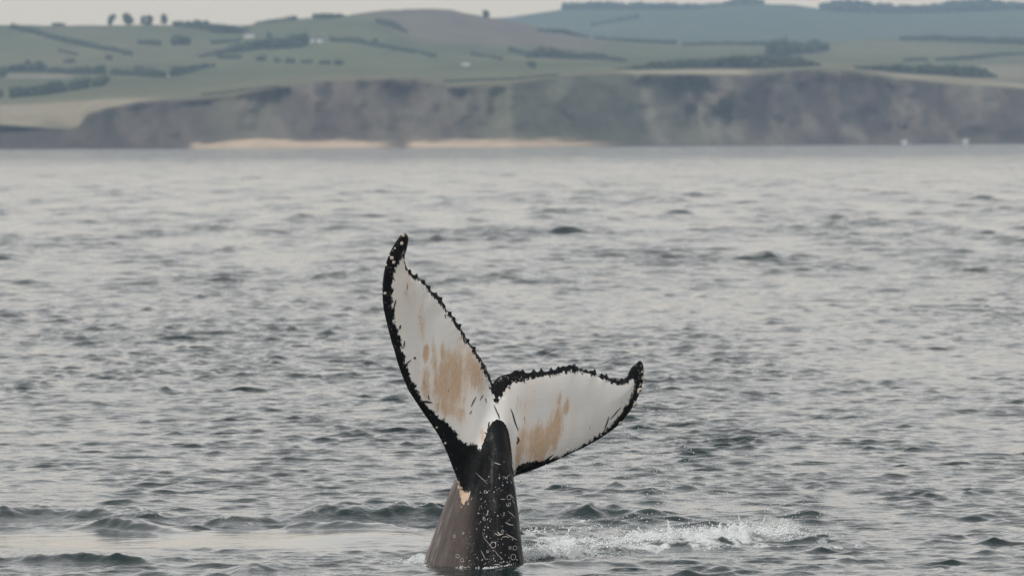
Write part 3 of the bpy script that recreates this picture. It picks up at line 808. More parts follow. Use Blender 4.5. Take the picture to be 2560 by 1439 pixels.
# ------------------------------------------------------------------ houses far off
def house(px, py, wpx, hpx, label, seed):
    p = on_land(px, py); k_ = p.y / FPX
    w, h = wpx * k_, hpx * k_ * 0.62
    d = w * 0.6; rh = hpx * k_ * 0.45
    root = tag(empty('house', p), label, 'house', 'white farm buildings')
    x, yv = w / 2, d / 2
    wv = np.array([[-x, -yv, -1], [x, -yv, -1], [x, yv, -1], [-x, yv, -1], [-x, -yv, h], [x, -yv, h], [x, yv, h], [-x, yv, h], [-x, 0, h + rh], [x, 0, h + rh]])
    me = bpy.data.meshes.new('wall')
    me.from_pydata(wv.tolist(), [], [(0, 1, 5, 4), (1, 2, 6, 9, 5), (2, 3, 7, 6), (3, 0, 4, 8, 7)])
    link('wall', me, PAINT, root)
    e = 0.25; t_ = 0.15
    me = bpy.data.meshes.new('roof')
    zz = h - e * rh / yv
    rv = []
    for dz in (0.02, t_):
        rv += [(-x - e, -yv - e, zz + dz), (x + e, -yv - e, zz + dz), (x + e, 0, h + rh + dz), (-x - e, 0, h + rh + dz), (-x - e, yv + e, zz + dz), (x + e, yv + e, zz + dz)]
    me.from_pydata(rv, [], [(0, 1, 2, 3), (3, 2, 5, 4), (6, 7, 8, 9), (9, 8, 11, 10), (0, 1, 7, 6), (4, 5, 11, 10), (0, 3, 9, 6), (3, 4, 10, 9), (1, 2, 8, 7), (2, 5, 11, 8)])
    link('roof', me, SLATE, root)
    for sx in (-0.25, 0.25):
        me = bpy.data.meshes.new('window')
        ww, hh = w * 0.06, h * 0.18
        cx_, cz = sx * w, h * 0.55
        me.from_pydata([(cx_ + a * ww, -yv - b, cz + c * hh) for b in (0.04, -0.02) for a, c in ((-1, -1), (1, -1), (1, 1), (-1, 1))], [],
                       [(0, 1, 2, 3), (0, 1, 5, 4), (1, 2, 6, 5), (2, 3, 7, 6), (3, 0, 4, 7)])
        link('window', me, GLASS, root)
house(626, 94, 24, 13, 'pale farmhouse above the left end of the long wood', 1)
house(781, 106, 15, 13, 'left of two small white houses at the end of the long wood', 2)
house(802, 106, 14, 13, 'right of two small white houses at the end of the long wood', 3)
house(419, 193, 12, 14, 'small white cottage wedged between the dark hedges at left', 4)
house(1167, 164, 20, 11, 'pale house in the field at the right foot of the brown hill', 5)

# breakers under the right hand cliff
def blob_cluster(cx, cyv, cz, n_, sx, sy, sz, r0, r1, rg):
    c_ = rg.normal(size=(n_, 3)) * (sx, sy, sz) + (cx, cyv, cz)
    c_[:, 2] = np.abs(c_[:, 2] - cz) + cz
    return clumps(c_, rg.uniform(r0, r1, n_), 0.8, 0.25, rg)
rgb_ = np.random.default_rng(77)
for px, hgt, lb in ((2264, 1.3, 'small white breaker under the right cliff, left of two'), (2415, 1.9, 'taller white breaker under the right cliff, right of two')):
    dd = float(shore_d(px)) - 18
    xx = (px - 1280) / FPX * dd
    v_, f_ = blob_cluster(0, 0, 0, 60, 0.8, 1.2, hgt * .55, 0.18, 0.5, rgb_)
    o = link('breaking_wave', mesh_np('breaking_wave', v_, f_), FOAM); o.location = (xx, dd, 0.0)
    tag(o, lb, 'wave', 'white breakers along the foot of the cliff', 'stuff')

# ------------------------------------------------------------------ whale tail
OX, OZ, PPM = 1240.0, 1410.0, 240.0
def w2(px, py): return ((px - OX) / PPM, (OZ - py) / PPM)
lead_l = [(1016, 578), (1009, 582), (998, 597), (987, 615), (977, 636), (970, 658), (965, 683), (962.5, 711), (962.5, 739), (964.5, 764), (969.5, 789),
          (977, 822), (984, 850), (991, 872), (998, 900), (1009, 932), (1025, 971), (1044, 1001), (1064, 1032), (1081, 1057), (1098, 1084), (1111, 1110),
          (1122, 1136), (1131, 1162), (1140, 1185), (1148, 1207), (1160, 1224), (1176, 1233), (1200, 1236), (1240, 1232), (1275, 1210)]
right_lead = [(1285, 1191), (1303, 1187), (1329, 1179), (1354, 1170), (1380, 1160), (1406, 1149), (1432, 1137), (1462, 1124), (1488, 1111), (1509, 1099), (1529, 1086),
              (1547, 1073), (1565, 1055), (1581, 1034), (1593, 1016), (1601, 998), (1609, 980), (1613, 962), (1615, 942), (1615, 924), (1611, 911), (1604, 906.5)]
right_trail = [(1593, 917), (1583, 924), (1577, 935), (1573, 947), (1567, 950), (1565, 954), (1557.5, 949), (1553, 957), (1547, 958), (1542, 948), (1537, 955), (1532, 949), (1526, 951), (1523, 944), (1520, 935),
               (1516, 943), (1512, 940), (1507, 936), (1500, 945), (1495, 941), (1492, 923), (1486, 931), (1479, 928), (1474, 932), (1468, 924), (1462, 930), (1456, 921), (1451, 927), (1447, 917), (1443, 921), (1440.5, 908), (1433, 916),
               (1425, 913), (1418, 919), (1411, 915), (1403, 921), (1398, 915), (1392, 925), (1385, 926), (1380, 917), (1375, 928), (1367, 930), (1361, 929), (1355.5, 918), (1350, 929), (1344, 931),
               (1336, 921), (1330, 931), (1322, 932), (1316, 932), (1309, 921), (1304, 928), (1297, 925), (1289, 924.5), (1280, 932), (1264, 935.5), (1249, 940.5), (1239, 949), (1234, 959)]
left_base = [(1229, 946), (1221, 927), (1209, 903), (1195, 881), (1178.5, 858.5), (1167.5, 842), (1156, 819.5), (1145, 803), (1134, 786), (1120, 772), (1112, 753), (1100.5, 736), (1084, 725), (1070, 706), (1053, 692), (1035.5, 680.5)]
rt = random.Random(4)
left_trail = []
for i in range(len(left_base) - 1):
    (ax, ay), (bx, by) = left_base[i], left_base[i + 1]
    L_ = math.hypot(bx - ax, by - ay); nx_, ny_ = -(by - ay) / L_, (bx - ax) / L_
    if nx_ < 0: nx_, ny_ = -nx_, -ny_
    left_trail.append((ax, ay))
    hgt = rt.choice([3.5, 6, 8, 9, 10]) * (0.55 if i < 3 else 1)
    f = rt.uniform(0.35, 0.6)
    for (ff_, hh_) in ((f - .22, 0.8), (f - .05, hgt * .7), (f + .08, hgt), (f + .16, hgt * .55), (f + .28, 1.2)):
        left_trail.append((ax + (bx - ax) * ff_ + nx_ * hh_, ay + (by - ay) * ff_ + ny_ * hh_))
left_trail += [(1035.5, 680.5), (1033, 669), (1029, 667), (1027, 672), (1022, 662), (1017.5, 645), (1019, 631), (1023, 620), (1026.5, 603), (1028, 590), (1024, 581)]
outline = [w2(*p) for p in lead_l + right_lead + right_trail + left_trail]

white_l = [(1017, 615), (1005, 657), (995, 664), (988, 694), (984, 728), (986, 756), (990, 781), (989, 800), (1002, 822), (1007, 856), (1014, 878), (1020, 909), (1029, 936), (1038, 952), (1051, 982), (1066, 1005),
           (1082, 1021), (1097, 1038), (1122, 1054), (1141, 1077), (1154, 1098), (1168, 1105), (1190, 1107), (1204, 1124), (1212, 1112), (1217, 1090), (1222, 1070), (1232, 1056), (1248, 1058), (1258, 1080),
           (1268, 1112), (1280, 1160), (1288, 1186)]
white_r = [(1297, 1166), (1318, 1158), (1345, 1157), (1372, 1151), (1400, 1147), (1430, 1133), (1462, 1118), (1486, 1104), (1506, 1090), (1525, 1074), (1545, 1055), (1560, 1038), (1575, 1016), (1585, 996), (1592, 975), (1590, 955), (1585, 951),
           (1575, 963), (1560, 967), (1545, 965), (1528, 958), (1510, 951), (1490, 943), (1470, 937), (1445, 931), (1425, 930), (1400, 936), (1375, 940), (1350, 943), (1320, 948), (1295, 955), (1275, 962), (1262, 975), (1254, 992), (1244, 1004), (1238, 1000), (1230, 975), (1224, 952)]
white_t = [(1205, 908), (1190, 885), (1173, 862), (1150, 822), (1128, 790), (1106, 756), (1080, 730), (1060, 703), (1034, 686), (1022, 672), (1015, 650), (1017, 632)]
white_poly = [w2(*p) for p in white_l + white_r + white_t]
patch_poly = [w2(*p) for p in [(1143, 1195), (1149, 1222), (1153, 1264), (1168, 1256), (1176, 1240), (1177, 1232), (1160, 1222), (1150, 1205)]]

def poly_sd(px, pz, poly):
    """signed distance, positive inside"""
    P = np.array(poly); Qp = np.roll(P, -1, 0)
    best = np.full(px.shape, 1e9, np.float32); inside = np.zeros(px.shape, bool)
    for (ax, az), (bx, bz) in zip(P, Qp):
        ex, ez = bx - ax, bz - az
        t_ = np.clip(((px - ax) * ex + (pz - az) * ez) / (ex * ex + ez * ez + 1e-12), 0, 1)
        dd = (px - ax - t_ * ex) ** 2 + (pz - az - t_ * ez) ** 2
        best = np.minimum(best, dd)
        cond = (az > pz) != (bz > pz)
        xi = ax + (pz - az) * ex / (ez if abs(ez) > 1e-9 else 1e-9)
        inside ^= cond & (px < xi)
    dd = np.sqrt(best)
    return np.where(inside, dd, -dd).astype(np.float32)

def ymid(x, z):
    return 0.42 * x + 0.10 * x * np.abs(x) - 0.16 * (z - 1.4) - 0.05 * np.maximum(z - 2.2, 0) ** 2 + 0.05 * np.exp(-((x + .02) / .12) ** 2) * smooth(1.0, 1.8, z)

VX = 0.0115
gx = np.arange(-1.22, 1.62, VX); gy = np.arange(-0.95, 1.15, VX); gz = np.arange(-0.5, 3.52, VX)
G2x, G2z = np.meshgrid(gx, gz, indexing='ij')
d2 = poly_sd(G2x, G2z, outline)
ym = ymid(G2x, G2z).astype(np.float32)
core = np.exp(-((G2x) / 0.32) ** 2) * smooth(2.0, 1.2, G2z)
th = (0.010 + (0.055 + 0.05 * core) * np.sqrt(1 - (1 - np.clip(d2 / 0.30, 0, 1)) ** 2)).astype(np.float32)
# peduncle: cross-sections stacked up the z axis (z, centre x, centre y, half depth, half width)
sec = np.array([(-0.6, -0.300, 0.20, 1.00, 0.50), (0.0, -0.240, 0.16, 0.845, 0.425), (0.4, -0.185, 0.13, 0.685, 0.350), (0.8, -0.130, 0.10, 0.53, 0.275), (1.1, -0.075, 0.06, 0.37, 0.185), (1.35, -0.02, 0.02, 0.20, 0.10), (1.55, 0.0, 0.0, 0.08, 0.05), (1.7, 0.0, 0.0, 0.02, 0.02)])
keel = [((1239, 1072), 0.055, -0.075), ((1239, 1110), 0.075, -0.14), ((1238, 1160), 0.120, -0.20), ((1241, 1215), 0.160, -0.27), ((1245, 1280), 0.19, -0.34), ((1255, 1400), 0.215, -0.45), ((1262, 1530), 0.24, -0.56)]
nxv = np.array([0.41, -0.91]); uxv = np.array([0.91, 0.41])
def smin(a, b, k_):
    h_ = np.clip(0.5 + 0.5 * (b - a) / k_, 0, 1)
    return b * (1 - h_) + a * h_ - k_ * h_ * (1 - h_)
FIELD = np.empty((len(gx), len(gy), len(gz)), np.float32)
kp = [(w2(*p)[0], yy, w2(*p)[1], r_) for p, r_, yy in keel]
Xg = gx[:, None].astype(np.float32); Yg = gy[None, :].astype(np.float32)
for iz, z in enumerate(gz):
    dy = np.abs(Yg - ym[:, iz][:, None]) * 0.90
    dd = d2[:, iz][:, None]
    ff_ = np.maximum(dy - th[:, iz][:, None], -dd)
    out = np.minimum(ff_, 0) + np.sqrt(np.maximum(dy - th[:, iz][:, None], 0) ** 2 + np.maximum(-dd, 0) ** 2)
    f = np.where(ff_ > 0, out, ff_)
    if z < 1.72:
        c_ = [np.interp(z, sec[:, 0], sec[:, i]) for i in range(1, 5)]
        qx, qy = Xg - c_[0], Yg - c_[1]
        a_ = (qx * nxv[0] + qy * nxv[1]); b_ = (qx * uxv[0] + qy * uxv[1])
        kk = np.sqrt((a_ / c_[2]) ** 2 + (b_ / c_[3]) ** 2)
        k1 = np.sqrt((a_ / c_[2] ** 2) ** 2 + (b_ / c_[3] ** 2) ** 2) + 1e-6
        fp = kk * (kk - 1) / k1 * 0.95
        # keel as a chain of tapering round cones
        fk = np.full(fp.shape, 9.0, np.float32)
        for (p0, p1) in zip(kp[:-1], kp[1:]):
            A = np.array(p0[:3]); B = np.array(p1[:3]); e_ = B - A
            t_ = np.clip(((Xg - A[0]) * e_[0] + (Yg - A[1]) * e_[1] + (z - A[2]) * e_[2]) / (e_ @ e_), 0, 1)
            rr = p0[3] * (1 - t_) + p1[3] * t_
            fk = np.minimum(fk, np.sqrt((Xg - A[0] - t_ * e_[0]) ** 2 + (Yg - A[1] - t_ * e_[1]) ** 2 + (z - A[2] - t_ * e_[2]) ** 2) - rr)
        fp = smin(fp, fk, 0.10)
        f = smin(f, fp, 0.05 + 0.09 * float(smooth(0.7, 1.0, z)))
    FIELD[:, :, iz] = f

def surface_nets(Fd, ox, oy, oz, h):
    S_ = Fd < 0
    n0, n1, n2 = Fd.shape
    cnt = np.zeros((n0 - 1, n1 - 1, n2 - 1), np.uint8)
    for a in (0, 1):
        for b in (0, 1):
            for c in (0, 1):
                cnt += S_[a:n0 - 1 + a, b:n1 - 1 + b, c:n2 - 1 + c]
    act = (cnt > 0) & (cnt < 8)
    I, J, K_ = np.nonzero(act)
    idx = np.full(act.shape, -1, np.int32); idx[I, J, K_] = np.arange(len(I))
    cv = {}
    for a in (0, 1):
        for b in (0, 1):
            for c in (0, 1): cv[a, b, c] = Fd[I + a, J + b, K_ + c]
    acc = np.zeros((len(I), 3)); num = np.zeros(len(I))
    corners = list(cv)
    for p in corners:
        for ax in range(3):
            if p[ax] == 0:
                q = list(p); q[ax] = 1; q = tuple(q)
                v0, v1 = cv[p], cv[q]
                m = (v0 < 0) != (v1 < 0)
                t_ = np.where(m, v0 / np.where(m, v0 - v1, 1), 0)
                for k_ in range(3):
                    acc[:, k_] += np.where(m, p[k_] + (t_ if k_ == ax else 0), 0)
                num += m
    V_ = (np.stack([I, J, K_], 1) + acc / num[:, None]) * h + np.array([ox, oy, oz])
    quads = []
    for ax in range(3):
        sl0 = [slice(None)] * 3; sl1 = [slice(None)] * 3
        sl0[ax] = slice(0, -1); sl1[ax] = slice(1, None)
        ch = S_[tuple(sl0)] != S_[tuple(sl1)]
        o1, o2 = [(1, 2), (2, 0), (0, 1)][ax]
        P = np.array(np.nonzero(ch)).T
        ok = (P[:, o1] > 0) & (P[:, o2] > 0) & (P[:, o1] < Fd.shape[o1] - 1) & (P[:, o2] < Fd.shape[o2] - 1)
        P = P[ok]
        def cid(d1, d2_):
            q = P.copy(); q[:, o1] += d1; q[:, o2] += d2_
            return idx[q[:, 0], q[:, 1], q[:, 2]]
        Qd = np.stack([cid(-1, -1), cid(0, -1), cid(0, 0), cid(-1, 0)], 1)
        inside = S_[P[:, 0], P[:, 1], P[:, 2]]
        Qd[~inside] = Qd[~inside][:, ::-1]
        quads.append(Qd)
    Qd = np.concatenate(quads)
    return V_, Qd[(Qd >= 0).all(1)]
WV, WQ = surface_nets(FIELD, gx[0], gy[0], gz[0], VX)
del FIELD
# light smoothing of voxel steps
for _ in range(2):
    acc = np.zeros_like(WV); cn = np.zeros(len(WV))
    for a in range(4):
        b = (a + 1) % 4
        np.add.at(acc, WQ[:, a], WV[WQ[:, b]]); np.add.at(acc, WQ[:, b], WV[WQ[:, a]])
        np.add.at(cn, WQ[:, a], 1); np.add.at(cn, WQ[:, b], 1)
    WV = WV * 0.6 + 0.4 * acc / np.maximum(cn, 1)[:, None]
x_, y_, z_ = WV[:, 0], WV[:, 1], WV[:, 2]
sd_w = poly_sd(x_, z_, white_poly)
mid = ymid(x_, z_)
tv_ = np.interp(z_, [0, 4], [0, 0])
d2v = poly_sd(x_, z_, outline)
behind = smooth(-0.005, 0.02, y_ - mid)
white = sd_w - behind * 0.4
on_fluke = (np.abs(y_ - mid) < 0.16) & (d2v > -0.03)
white = np.where(on_fluke, white, -0.3)
pt = poly_sd(x_, z_, patch_poly)
white = np.maximum(white, np.where((y_ < 0.4) & (z_ < 0.95), pt * 0.75 - 0.006, -1))
tan = np.zeros(len(WV))
def tb(px, py, rx, rz, v, ang=0.0):
    global tan
    cx_, cz = w2(px, py); c_, s_ = math.cos(ang), math.sin(ang)
    ux = (x_ - cx_) * c_ + (z_ - cz) * s_; uz = -(x_ - cx_) * s_ + (z_ - cz) * c_
    tan = np.maximum(tan, v * np.exp(-((ux / (rx / PPM)) ** 2 + (uz / (rz / PPM)) ** 2) ** 1.3))
tb(1130, 950, 58, 85, 0.84, -0.15); tb(1188, 925, 30, 70, 0.74, 0.35); tb(1090, 900, 14, 60, 0.62); tb(1060, 820, 14, 50, 0.45); tb(1110, 880, 9, 50, 0.6); tb(1075, 960, 26, 60, 0.50); tb(1125, 1020, 50, 28, 0.75, -0.5); tb(1040, 740, 26, 60, 0.36, 0.1)
tb(1069, 876, 9, 26, 0.98, -0.1); tb(1160, 870, 20, 40, 0.40); tb(1205, 1085, 14, 22, 0.55)
tb(1335, 1115, 48, 58, 0.92, -0.35); tb(1382, 1085, 24, 75, 0.86, -0.3); tb(1418, 1020, 10, 26, 0.72, -0.2); tb(1300, 1010, 16, 30, 0.36); tb(1275, 975, 18, 14, 0.42); tb(1360, 1160, 40, 12, 0.6, -0.3)
tb(1295, 1150, 12, 40, 0.55); tb(1400, 1000, 8, 24, 0.55, -.15); tb(1160, 1235, 18, 34, 1.25)
ymloc = np.interp(z_, sec[:, 0], sec[:, 2])
fb = np.interp(z_, [0, 0.4, 0.8, 1.1], [(1170 - OX) / PPM, (1180 - OX) / PPM, (1182 - OX) / PPM, (1170 - OX) / PPM])
flank = (1 - smooth(-0.13, 0.10, x_ - fb)) * np.where(z_ < 1.1, 1, 0)
on_f = (np.abs(y_ - mid) < 0.11) & (d2v > -0.015) & (z_ > 0.72)
infr = (z_ > 0.70) & (d2v > -0.03) & (y_ < mid + 0.02)
flank = flank * (~on_f) * (1 - infr * smooth(0.70, 0.76, z_))
mott = np.clip(0.25 + smooth(0.09, 0.0, d2v) * (z_ > 0.9), 0, 1)
wm = mesh_np('whale', WV, WQ)
add_attr(wm, 'white', white); add_attr(wm, 'tan', tan); add_attr(wm, 'flank', flank); add_attr(wm, 'mottle', mott)
whale = link('whale', wm, SKIN)
base = at(OX, OZ, 80.0)
whale.location = (base.x, 80.0, 0.0)
tag(whale, 'humpback whale tail raised from the sea, white underside with black serrated edge', 'whale')
print('whale', WV.shape, WQ.shape)
bv = BVHTree.FromPolygons(WV.tolist(), WQ.tolist())
def hit(px, py):
    x, z = w2(px, py)
    loc, nor, i, d = bv.ray_cast(Vector((x, -2.5, z)), Vector((0, 1, 0)))
    return (loc, nor) if loc is not None else (None, None)

# scars: thin raised welts that follow the skin
def ribbon(pts, w, closed=False):
    L = []
    m = len(pts)
    for i in range(m):
        (ax, ay) = pts[i - 1] if (i > 0 or closed) else pts[i]
        (bx, by) = pts[(i + 1) % m] if (i < m - 1 or closed) else pts[i]
        tx, ty = bx - ax, by - ay; l_ = math.hypot(tx, ty) or 1
        nx_, ny_ = -ty / l_, tx / l_
        ww = w * (1.0 if closed else (0.25 + 0.75 * math.sin(math.pi * (i + 0.3) / (m - 0.4))))
        row = []
        for sgn in (-1, 1):
            loc, nor = hit(pts[i][0] + nx_ * ww * sgn, pts[i][1] + ny_ * ww * sgn)
            if loc is None: break
            row.append(loc + nor * 0.0035)
        if len(row) == 2: L.append(row)
    if len(L) < 2: return None
    vs = [v for r_ in L for v in r_]
    fs = [(2 * i, 2 * i + 1, 2 * i + 3, 2 * i + 2) for i in range(len(L) - 1)]
    if closed and len(L) == m: fs.append((2 * m - 2, 2 * m - 1, 1, 0))
    return vs, fs
def cc(x, yv): return (1040 + x / 4.98, 1150 + yv / 4.98)
def densify(pts, k_=4):
    out = []
    for i in range(len(pts) - 1):
        for q in range(k_):
            f = q / k_; out.append((pts[i][0] * (1 - f) + pts[i + 1][0] * f + rt.uniform(-.3, .3), pts[i][1] * (1 - f) + pts[i + 1][1] * f + rt.uniform(-.3, .3)))
    return out + [pts[-1]]
streaks = [([(750, 140), (800, 185), (850, 225), (900, 272)], .8), ([(980, 10), (1020, 25), (1060, 38)], 1.5), ([(1080, 185), (1130, 195)], 1.0), ([(1130, 195), (1175, 160)], 1.0), ([(1140, 195), (1142, 220)], .8),
           ([(1060, 455), (1115, 460)], 1.1), ([(1165, 395), (1200, 430), (1222, 462)], .9), ([(1125, 510), (1140, 545), (1165, 550)], 1.3), ([(1145, 605), (1190, 640), (1240, 690)], 1.0),
           ([(1110, 738), (1160, 765), (1215, 782)], 1.5), ([(1015, 850), (1045, 885), (1090, 880)], 2.0), ([(980, 870), (1030, 895), (1060, 892)], 1.4), ([(1075, 920), (1120, 912), (1165, 928)], 1.3),
           ([(1120, 880), (1180, 915), (1260, 962)], 1.5), ([(830, 850), (860, 940), (920, 1010), (960, 1060)], .6), ([(815, 1088), (845, 1140), (865, 1190)], 1.0), ([(980, 1080), (1040, 1150), (1085, 1195)], .7),
           ([(1080, 1285), (1140, 1255)], 1.4), ([(905, 595), (895, 640), (875, 662)], 1.4), ([(985, 1250), (1045, 1250)], 1.3), ([(1195, 470), (1235, 520)], .9), ([(660, 1230), (675, 1210)], .8)]
for pts, w in streaks:
    r_ = ribbon(densify([cc(*p) for p in pts]), w * 0.72)
    if r_:
        me = bpy.data.meshes.new('scar'); me.from_pydata(*[r_[0], [], r_[1]]); link('scar', me, SCAR, whale)
INK, n = material('dark_skin_streak')
n.done(n.bsdf(n.mix(n.noise(n.coords(), 60.0, 2), (0.012, 0.012, 0.014, 1), (0.05, 0.05, 0.052, 1)), 0.5, None, 0.15))
for pts, w in (([(1278, 1020), (1284, 1036), (1290, 1058), (1297, 1077)], 1.7), ([(1295, 1092), (1298, 1100), (1293, 1110)], 2.4), ([(1526, 1046), (1521, 1062), (1512, 1086)], 1.6), ([(1556, 1024), (1540, 1042), (1528, 1054)], 1.5),
               ([(1571, 1022), (1556, 1044), (1538, 1064)], 1.8), ([(1384, 1139), (1370, 1150), (1356, 1162)], 2.2), ([(1344, 1152), (1322, 1162), (1304, 1172)], 2.4), ([(1298, 944), (1308, 949), (1315, 958)], 1.6), ([(1273, 965), (1277, 971)], 2.4),
               ([(996, 742), (993, 752), (990, 768)], 1.7), ([(1041, 886), (1040, 892)], 3.2), ([(1032, 893), (1022, 902), (1018, 910)], 1.6), ([(1050, 998), (1070, 999), (1084, 1002)], 2.4), ([(1073, 982), (1076, 996)], 1.4),
               ([(1192, 988), (1186, 1000), (1179, 1014)], 1.5), ([(1210, 984), (1202, 998)], 1.2), ([(1181, 1024), (1176, 1032)], 1.3), ([(1246, 1030), (1250, 1046)], 1.6), ([(1236, 1010), (1243, 1026), (1249, 1040)], 1.5),
               ([(1225, 1052), (1222, 1068)], 2.0), ([(1115, 782), (1118, 792)], 1.0), ([(1188, 868), (1192, 884), (1200, 898)], 1.6), ([(1006, 806), (1004, 818)], 2.2), ([(1016, 846), (1014, 862)], 1.8), ([(1002, 642), (1010, 626), (1014, 616)], 1.2)):
    r_ = ribbon(densify(pts), w)
    if r_:
        me = bpy.data.meshes.new('dark_streak'); me.from_pydata(*[r_[0], [], r_[1]]); link('dark_streak', me, INK, whale)
rings = [(965, 1015, 36), (1210, 1165, 34), (1160, 438, 28), (1230, 1055, 26), (523, 1168, 22), (578, 1215, 22), (482, 928, 18), (870, 368, 16), (1170, 1050, 16), (1165, 520, 16), (895, 1098, 13), (855, 700, 15), (1080, 845, 14), (595, 885, 12)]
for x, yv, r0 in rings:
    px, py = cc(x, yv); r_ = r0 / 4.98
    a0 = rt.uniform(0, 6.28)
    pts = [(px + r_ * 0.9 * math.cos(a0 + q), py + r_ * math.sin(a0 + q)) for q in np.linspace(0, 6.283, 14, endpoint=False)]
    rr = ribbon(pts, 0.55, True)
    if rr:
        me = bpy.data.meshes.new('barnacle_scar'); me.from_pydata(*[rr[0], [], rr[1]]); link('barnacle_scar', me, SCAR, whale)
vs, fs = [], []
def dot(px, py, r_):
    o_ = len(vs)
    q_ = []
    a0 = rt.uniform(0, 6.28); el = rt.uniform(0.4, 1.0)
    for k_ in range(5):
        a = a0 + k_ * 1.2566
        loc, nor = hit(px + r_ * el * math.cos(a), py + r_ * math.sin(a))
        if loc is None: return
        q_.append(loc + nor * 0.003)
    vs.extend(q_); fs.append(tuple(range(o_, o_ + 5)))
for _ in range(110):
    t_ = rt.random() ** 0.75
    dot(1212 + rt.random() * (65 + 18 * t_), 1120 + 285 * t_, rt.choice([.7, .9, 1.1, 1.5, 2.0]))
for _ in range(26): dot(1200 + rt.gauss(0, 5) + 12 * rt.random(), 1220 + 100 * rt.random(), rt.choice([.8, 1.1, 1.6]))
for _ in range(40): dot(1130 + 60 * rt.random(), 1320 + 85 * rt.random(), rt.choice([.6, .8, 1.0]))
for _ in range(30): dot(1190 + 120 * rt.random(), 1385 + 20 * rt.random(), rt.choice([1.0, 1.5, 2.2]))
for _ in range(18):
    i = rt.randrange(3, 24); bx, by = lead_l[i]
    dot(bx + 6 + 12 * rt.random(), by + rt.uniform(-12, 12), rt.choice([.6, .8, 1.1]))
for _ in range(26): dot(1245 + 80 * rt.random(), 948 + rt.uniform(-8, 6), rt.choice([.7, 1.1, 1.6]))
for _ in range(24): dot(1590 + 24 * rt.random(), 915 + 60 * rt.random(), rt.choice([.8, 1.2, 1.8]))
me = bpy.data.meshes.new('skin_specks'); me.from_pydata(vs, [], fs)
tag(link('skin_specks', me, SCAR, whale), kind='stuff')

# barnacles
def barnacle_mesh(seed):
    rg = np.random.default_rng(seed)
    k_ = 10; prof = [(1.0, 0.0), (0.92, 0.35), (0.62, 0.72), (0.42, 0.74), (0.30, 0.52)]
    vv = [(r_ * math.cos(a) * (1 + .12 * rg.uniform(-1, 1)), r_ * math.sin(a) * (1 + .12 * rg.uniform(-1, 1)), h_) for r_, h_ in prof for a in np.linspace(0, 2 * math.pi, k_, endpoint=False)]
    vv.append((0, 0, 0.5)); ff_ = []
    for i in range(len(prof) - 1):
        for j in range(k_): ff_.append((i * k_ + j, i * k_ + (j + 1) % k_, (i + 1) * k_ + (j + 1) % k_, (i + 1) * k_ + j))
    for j in range(k_): ff_.append(((len(prof) - 1) * k_ + j, (len(prof) - 1) * k_ + (j + 1) % k_, len(vv) - 1))
    me = bpy.data.meshes.new('barnacle'); me.from_pydata(vv, [], ff_)
    me.materials.append(SHELL); me.materials.append(DARKHOLE)
    for p in me.polygons[-k_:]: p.material_index = 1
    for p in me.polygons: p.use_smooth = True
    return me
bms = [barnacle_mesh(1), barnacle_mesh(2)]
for i, (px, py, r_) in enumerate([(1015, 584, 4.3), (1011, 604, 4.6), (986.5, 640, 5), (991, 650.5, 4.6), (969, 727, 4), (972, 657, 3), (980, 634, 2.8), (994, 616, 2.6), (1610, 936, 3.6), (1611, 952, 4.5), (1603, 984, 9),
                                   (1592, 1019, 8), (1554, 1066, 6.5), (1607, 968, 3.2), (1094, 1064, 2.8), (1115, 1104, 3.2)]):
    loc, nor = hit(px, py)
    if loc is None:
        x, z = w2(px, py); loc, nor, _, _ = bv.find_nearest(Vector((x, float(ymid(np.array(x), np.array(z))) - 0.02, z)))
    if nor is None: continue
    o = bpy.data.objects.new('barnacle', bms[i % 2]); C.objects.link(o); o.parent = whale
    d_ = (nor + Vector((0, -0.5, 0))).normalized()
    o.rotation_euler = d_.to_track_quat('Z', 'Y').to_euler(); o.location = loc - d_ * 0.004
    o.scale = (r_ / PPM,) * 3

# ------------------------------------------------------------------ splash and spray
rs = np.random.default_rng(31)
parts = []
def plume(px, py, n_, sx, sy, hgt, r0, r1):
    n_ = int(n_ * 1.15); hgt *= 0.62; sx *= 1.5
    cx_, d_ = wpt(px, py)
    p = np.zeros((n_, 3))
    p[:, 0] = cx_ + rs.normal(size=n_) * sx; p[:, 1] = d_ + rs.normal(size=n_) * sy
    p[:, 2] = np.minimum(rs.exponential(hgt, n_), hgt * 3.2)
    rad = rs.uniform(r0, r1, n_) * np.clip(1.15 - p[:, 2] / (hgt * 4), .35, 1)
    for i in range(n_): p[i, 2] += sea_z(p[i, 0], p[i, 1])
    parts.append(clumps(p, rad, 1.0, 0.3, rs))
for px, py, n_, sx, sy, h_ in ((1660, 1352, 260, .12, .3, .05), (1700, 1350, 300, .16, .3, .06), (1740, 1348, 300, .16, .3, .07), (1800, 1346, 260, .16, .3, .05), (1850, 1342, 420, .14, .3, .09), (1900, 1338, 360, .14, .3, .08),
                               (1945, 1338, 220, .10, .3, .07), (1985, 1342, 120, .12, .4, .05), (1600, 1360, 260, .2, .4, .035), (1530, 1364, 200, .12, .3, .05), (1430, 1385, 300, .10, .25, .05), (1340, 1396, 420, .09, .2, .06), (1385, 1380, 300, .12, .3, .05), (1480, 1372, 200, .2, .4, .03),
                               (1320, 1402, 180, .05, .1, .03), (1370, 1390, 200, .08, .2, .03), (1345, 1330, 80, .08, .4, .04), (1480, 1316, 90, .2, .4, .02), (1075, 1405, 120, .07, .10, .018), (1055, 1402, 120, .06, .12, .02)):
    plume(px, py, n_, sx, sy, h_, 0.0035, 0.012)
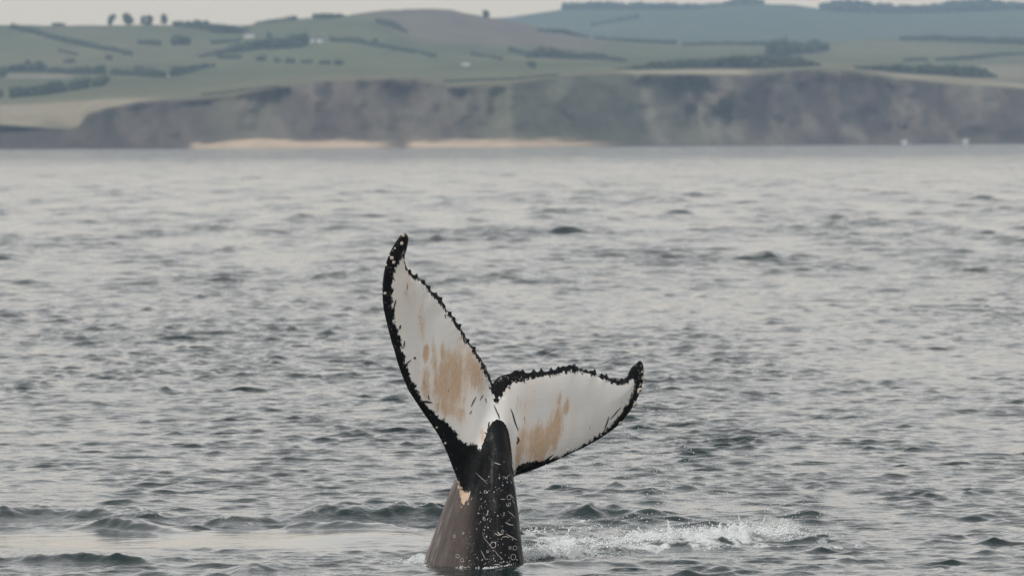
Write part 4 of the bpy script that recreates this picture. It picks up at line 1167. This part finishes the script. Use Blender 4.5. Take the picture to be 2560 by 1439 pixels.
for px in range(1064, 1312, 5):                 # collar where the tail breaks the surface
    loc, nor = hit(px, 1404)
    if loc is None: continue
    dens = float(fbm(np.array([px / 16.0]), np.array([1.7]), 2, 5)[0])
    if dens < 0.53: continue
    k_ = int(rs.integers(3, 15) * (dens - 0.3) * 3)
    p = np.array([whale.location.x + loc.x, 80.0 + loc.y, 0.0]) + rs.normal(size=(k_, 3)) * (.025, .09, 0) + np.array([nor.x, nor.y, 0]) * 0.09
    p[:, 2] = [sea_z(q[0], q[1]) + abs(rs.normal()) * .007 - .004 for q in p]
    parts.append(clumps(p, rs.uniform(.003, .009, k_), 0.7, .3, rs))
v_, f_ = join(parts)
o = link('splash_foam', mesh_np('splash_foam', v_, f_), FOAM)
tag(o, 'white churned foam splashing right of the whale tail', 'foam', None, 'stuff')
# thin jets thrown up out of the foam, and drops falling from the fluke
parts = []
for px, py, dx, hh in ((1672, 1340, -.03, .10), (1676, 1338, -.05, .14), (1795, 1336, .02, .12), (1415, 1335, .06, .10), (1850, 1330, -.02, .16), (1900, 1325, .05, .16), (1940, 1328, .07, .15), (1960, 1334, .05, .1), (1345, 1385, -.02, .10), (1430, 1380, .04, .10)):
    cx_, d_ = wpt(px, py); k_ = 18
    t_ = np.linspace(0, 1, k_)
    p = np.stack([cx_ + dx * t_ + rs.normal(size=k_) * .008, d_ + rs.normal(size=k_) * .02, sea_z(cx_, d_) + hh * (t_ * 1.5 - .5 * t_ * t_)], 1)
    parts.append(clumps(p, 0.008 * (1.2 - t_) + .003, 1.4, .2, rs))
def drops(px, py, sx, sz, n_, r0=.0028, r1=.0075, sy=.6, Yd=80.5):
    n_ = int(n_ * 0.38)
    c_ = at(px, py, Yd)
    p = rs.normal(size=(n_, 3)) * (sx, sy, sz) + np.array(c_)
    p[:, 2] = np.maximum(p[:, 2], 0.03)
    parts.append(clumps(p, rs.uniform(r0, r1, n_), 1.1, .15, rs))
for px, py, sx, sz, n_ in ((1650, 1110, .22, .30, 110), (1690, 1160, .20, .25, 90), (1600, 1140, .3, .2, 90), (1640, 1060, .15, .15, 40), (1615, 985, .06, .06, 14), (1600, 1200, .45, .14, 130), (1450, 1175, .35, .08, 90), (1350, 1195, .2, .05, 60),
                           (1310, 1200, .06, .04, 30), (1680, 1220, .25, .14, 110), (1500, 1260, .5, .12, 110), (1650, 1270, .3, .10, 100), (1830, 1290, .4, .10, 140), (1900, 1310, .3, .07, 140), (1960, 1310, .25, .07, 90), (1740, 1310, .4, .07, 90), (2020, 1300, .3, .06, 40), (1500, 1130, .3, .1, 30)):
    drops(px, py, sx, sz, n_)
v_, f_ = join(parts)
tag(link('spray_drops', mesh_np('spray_drops', v_, f_), FOAM), 'fine white water drops flung off the right fluke', 'spray', None, 'stuff')
print('done')
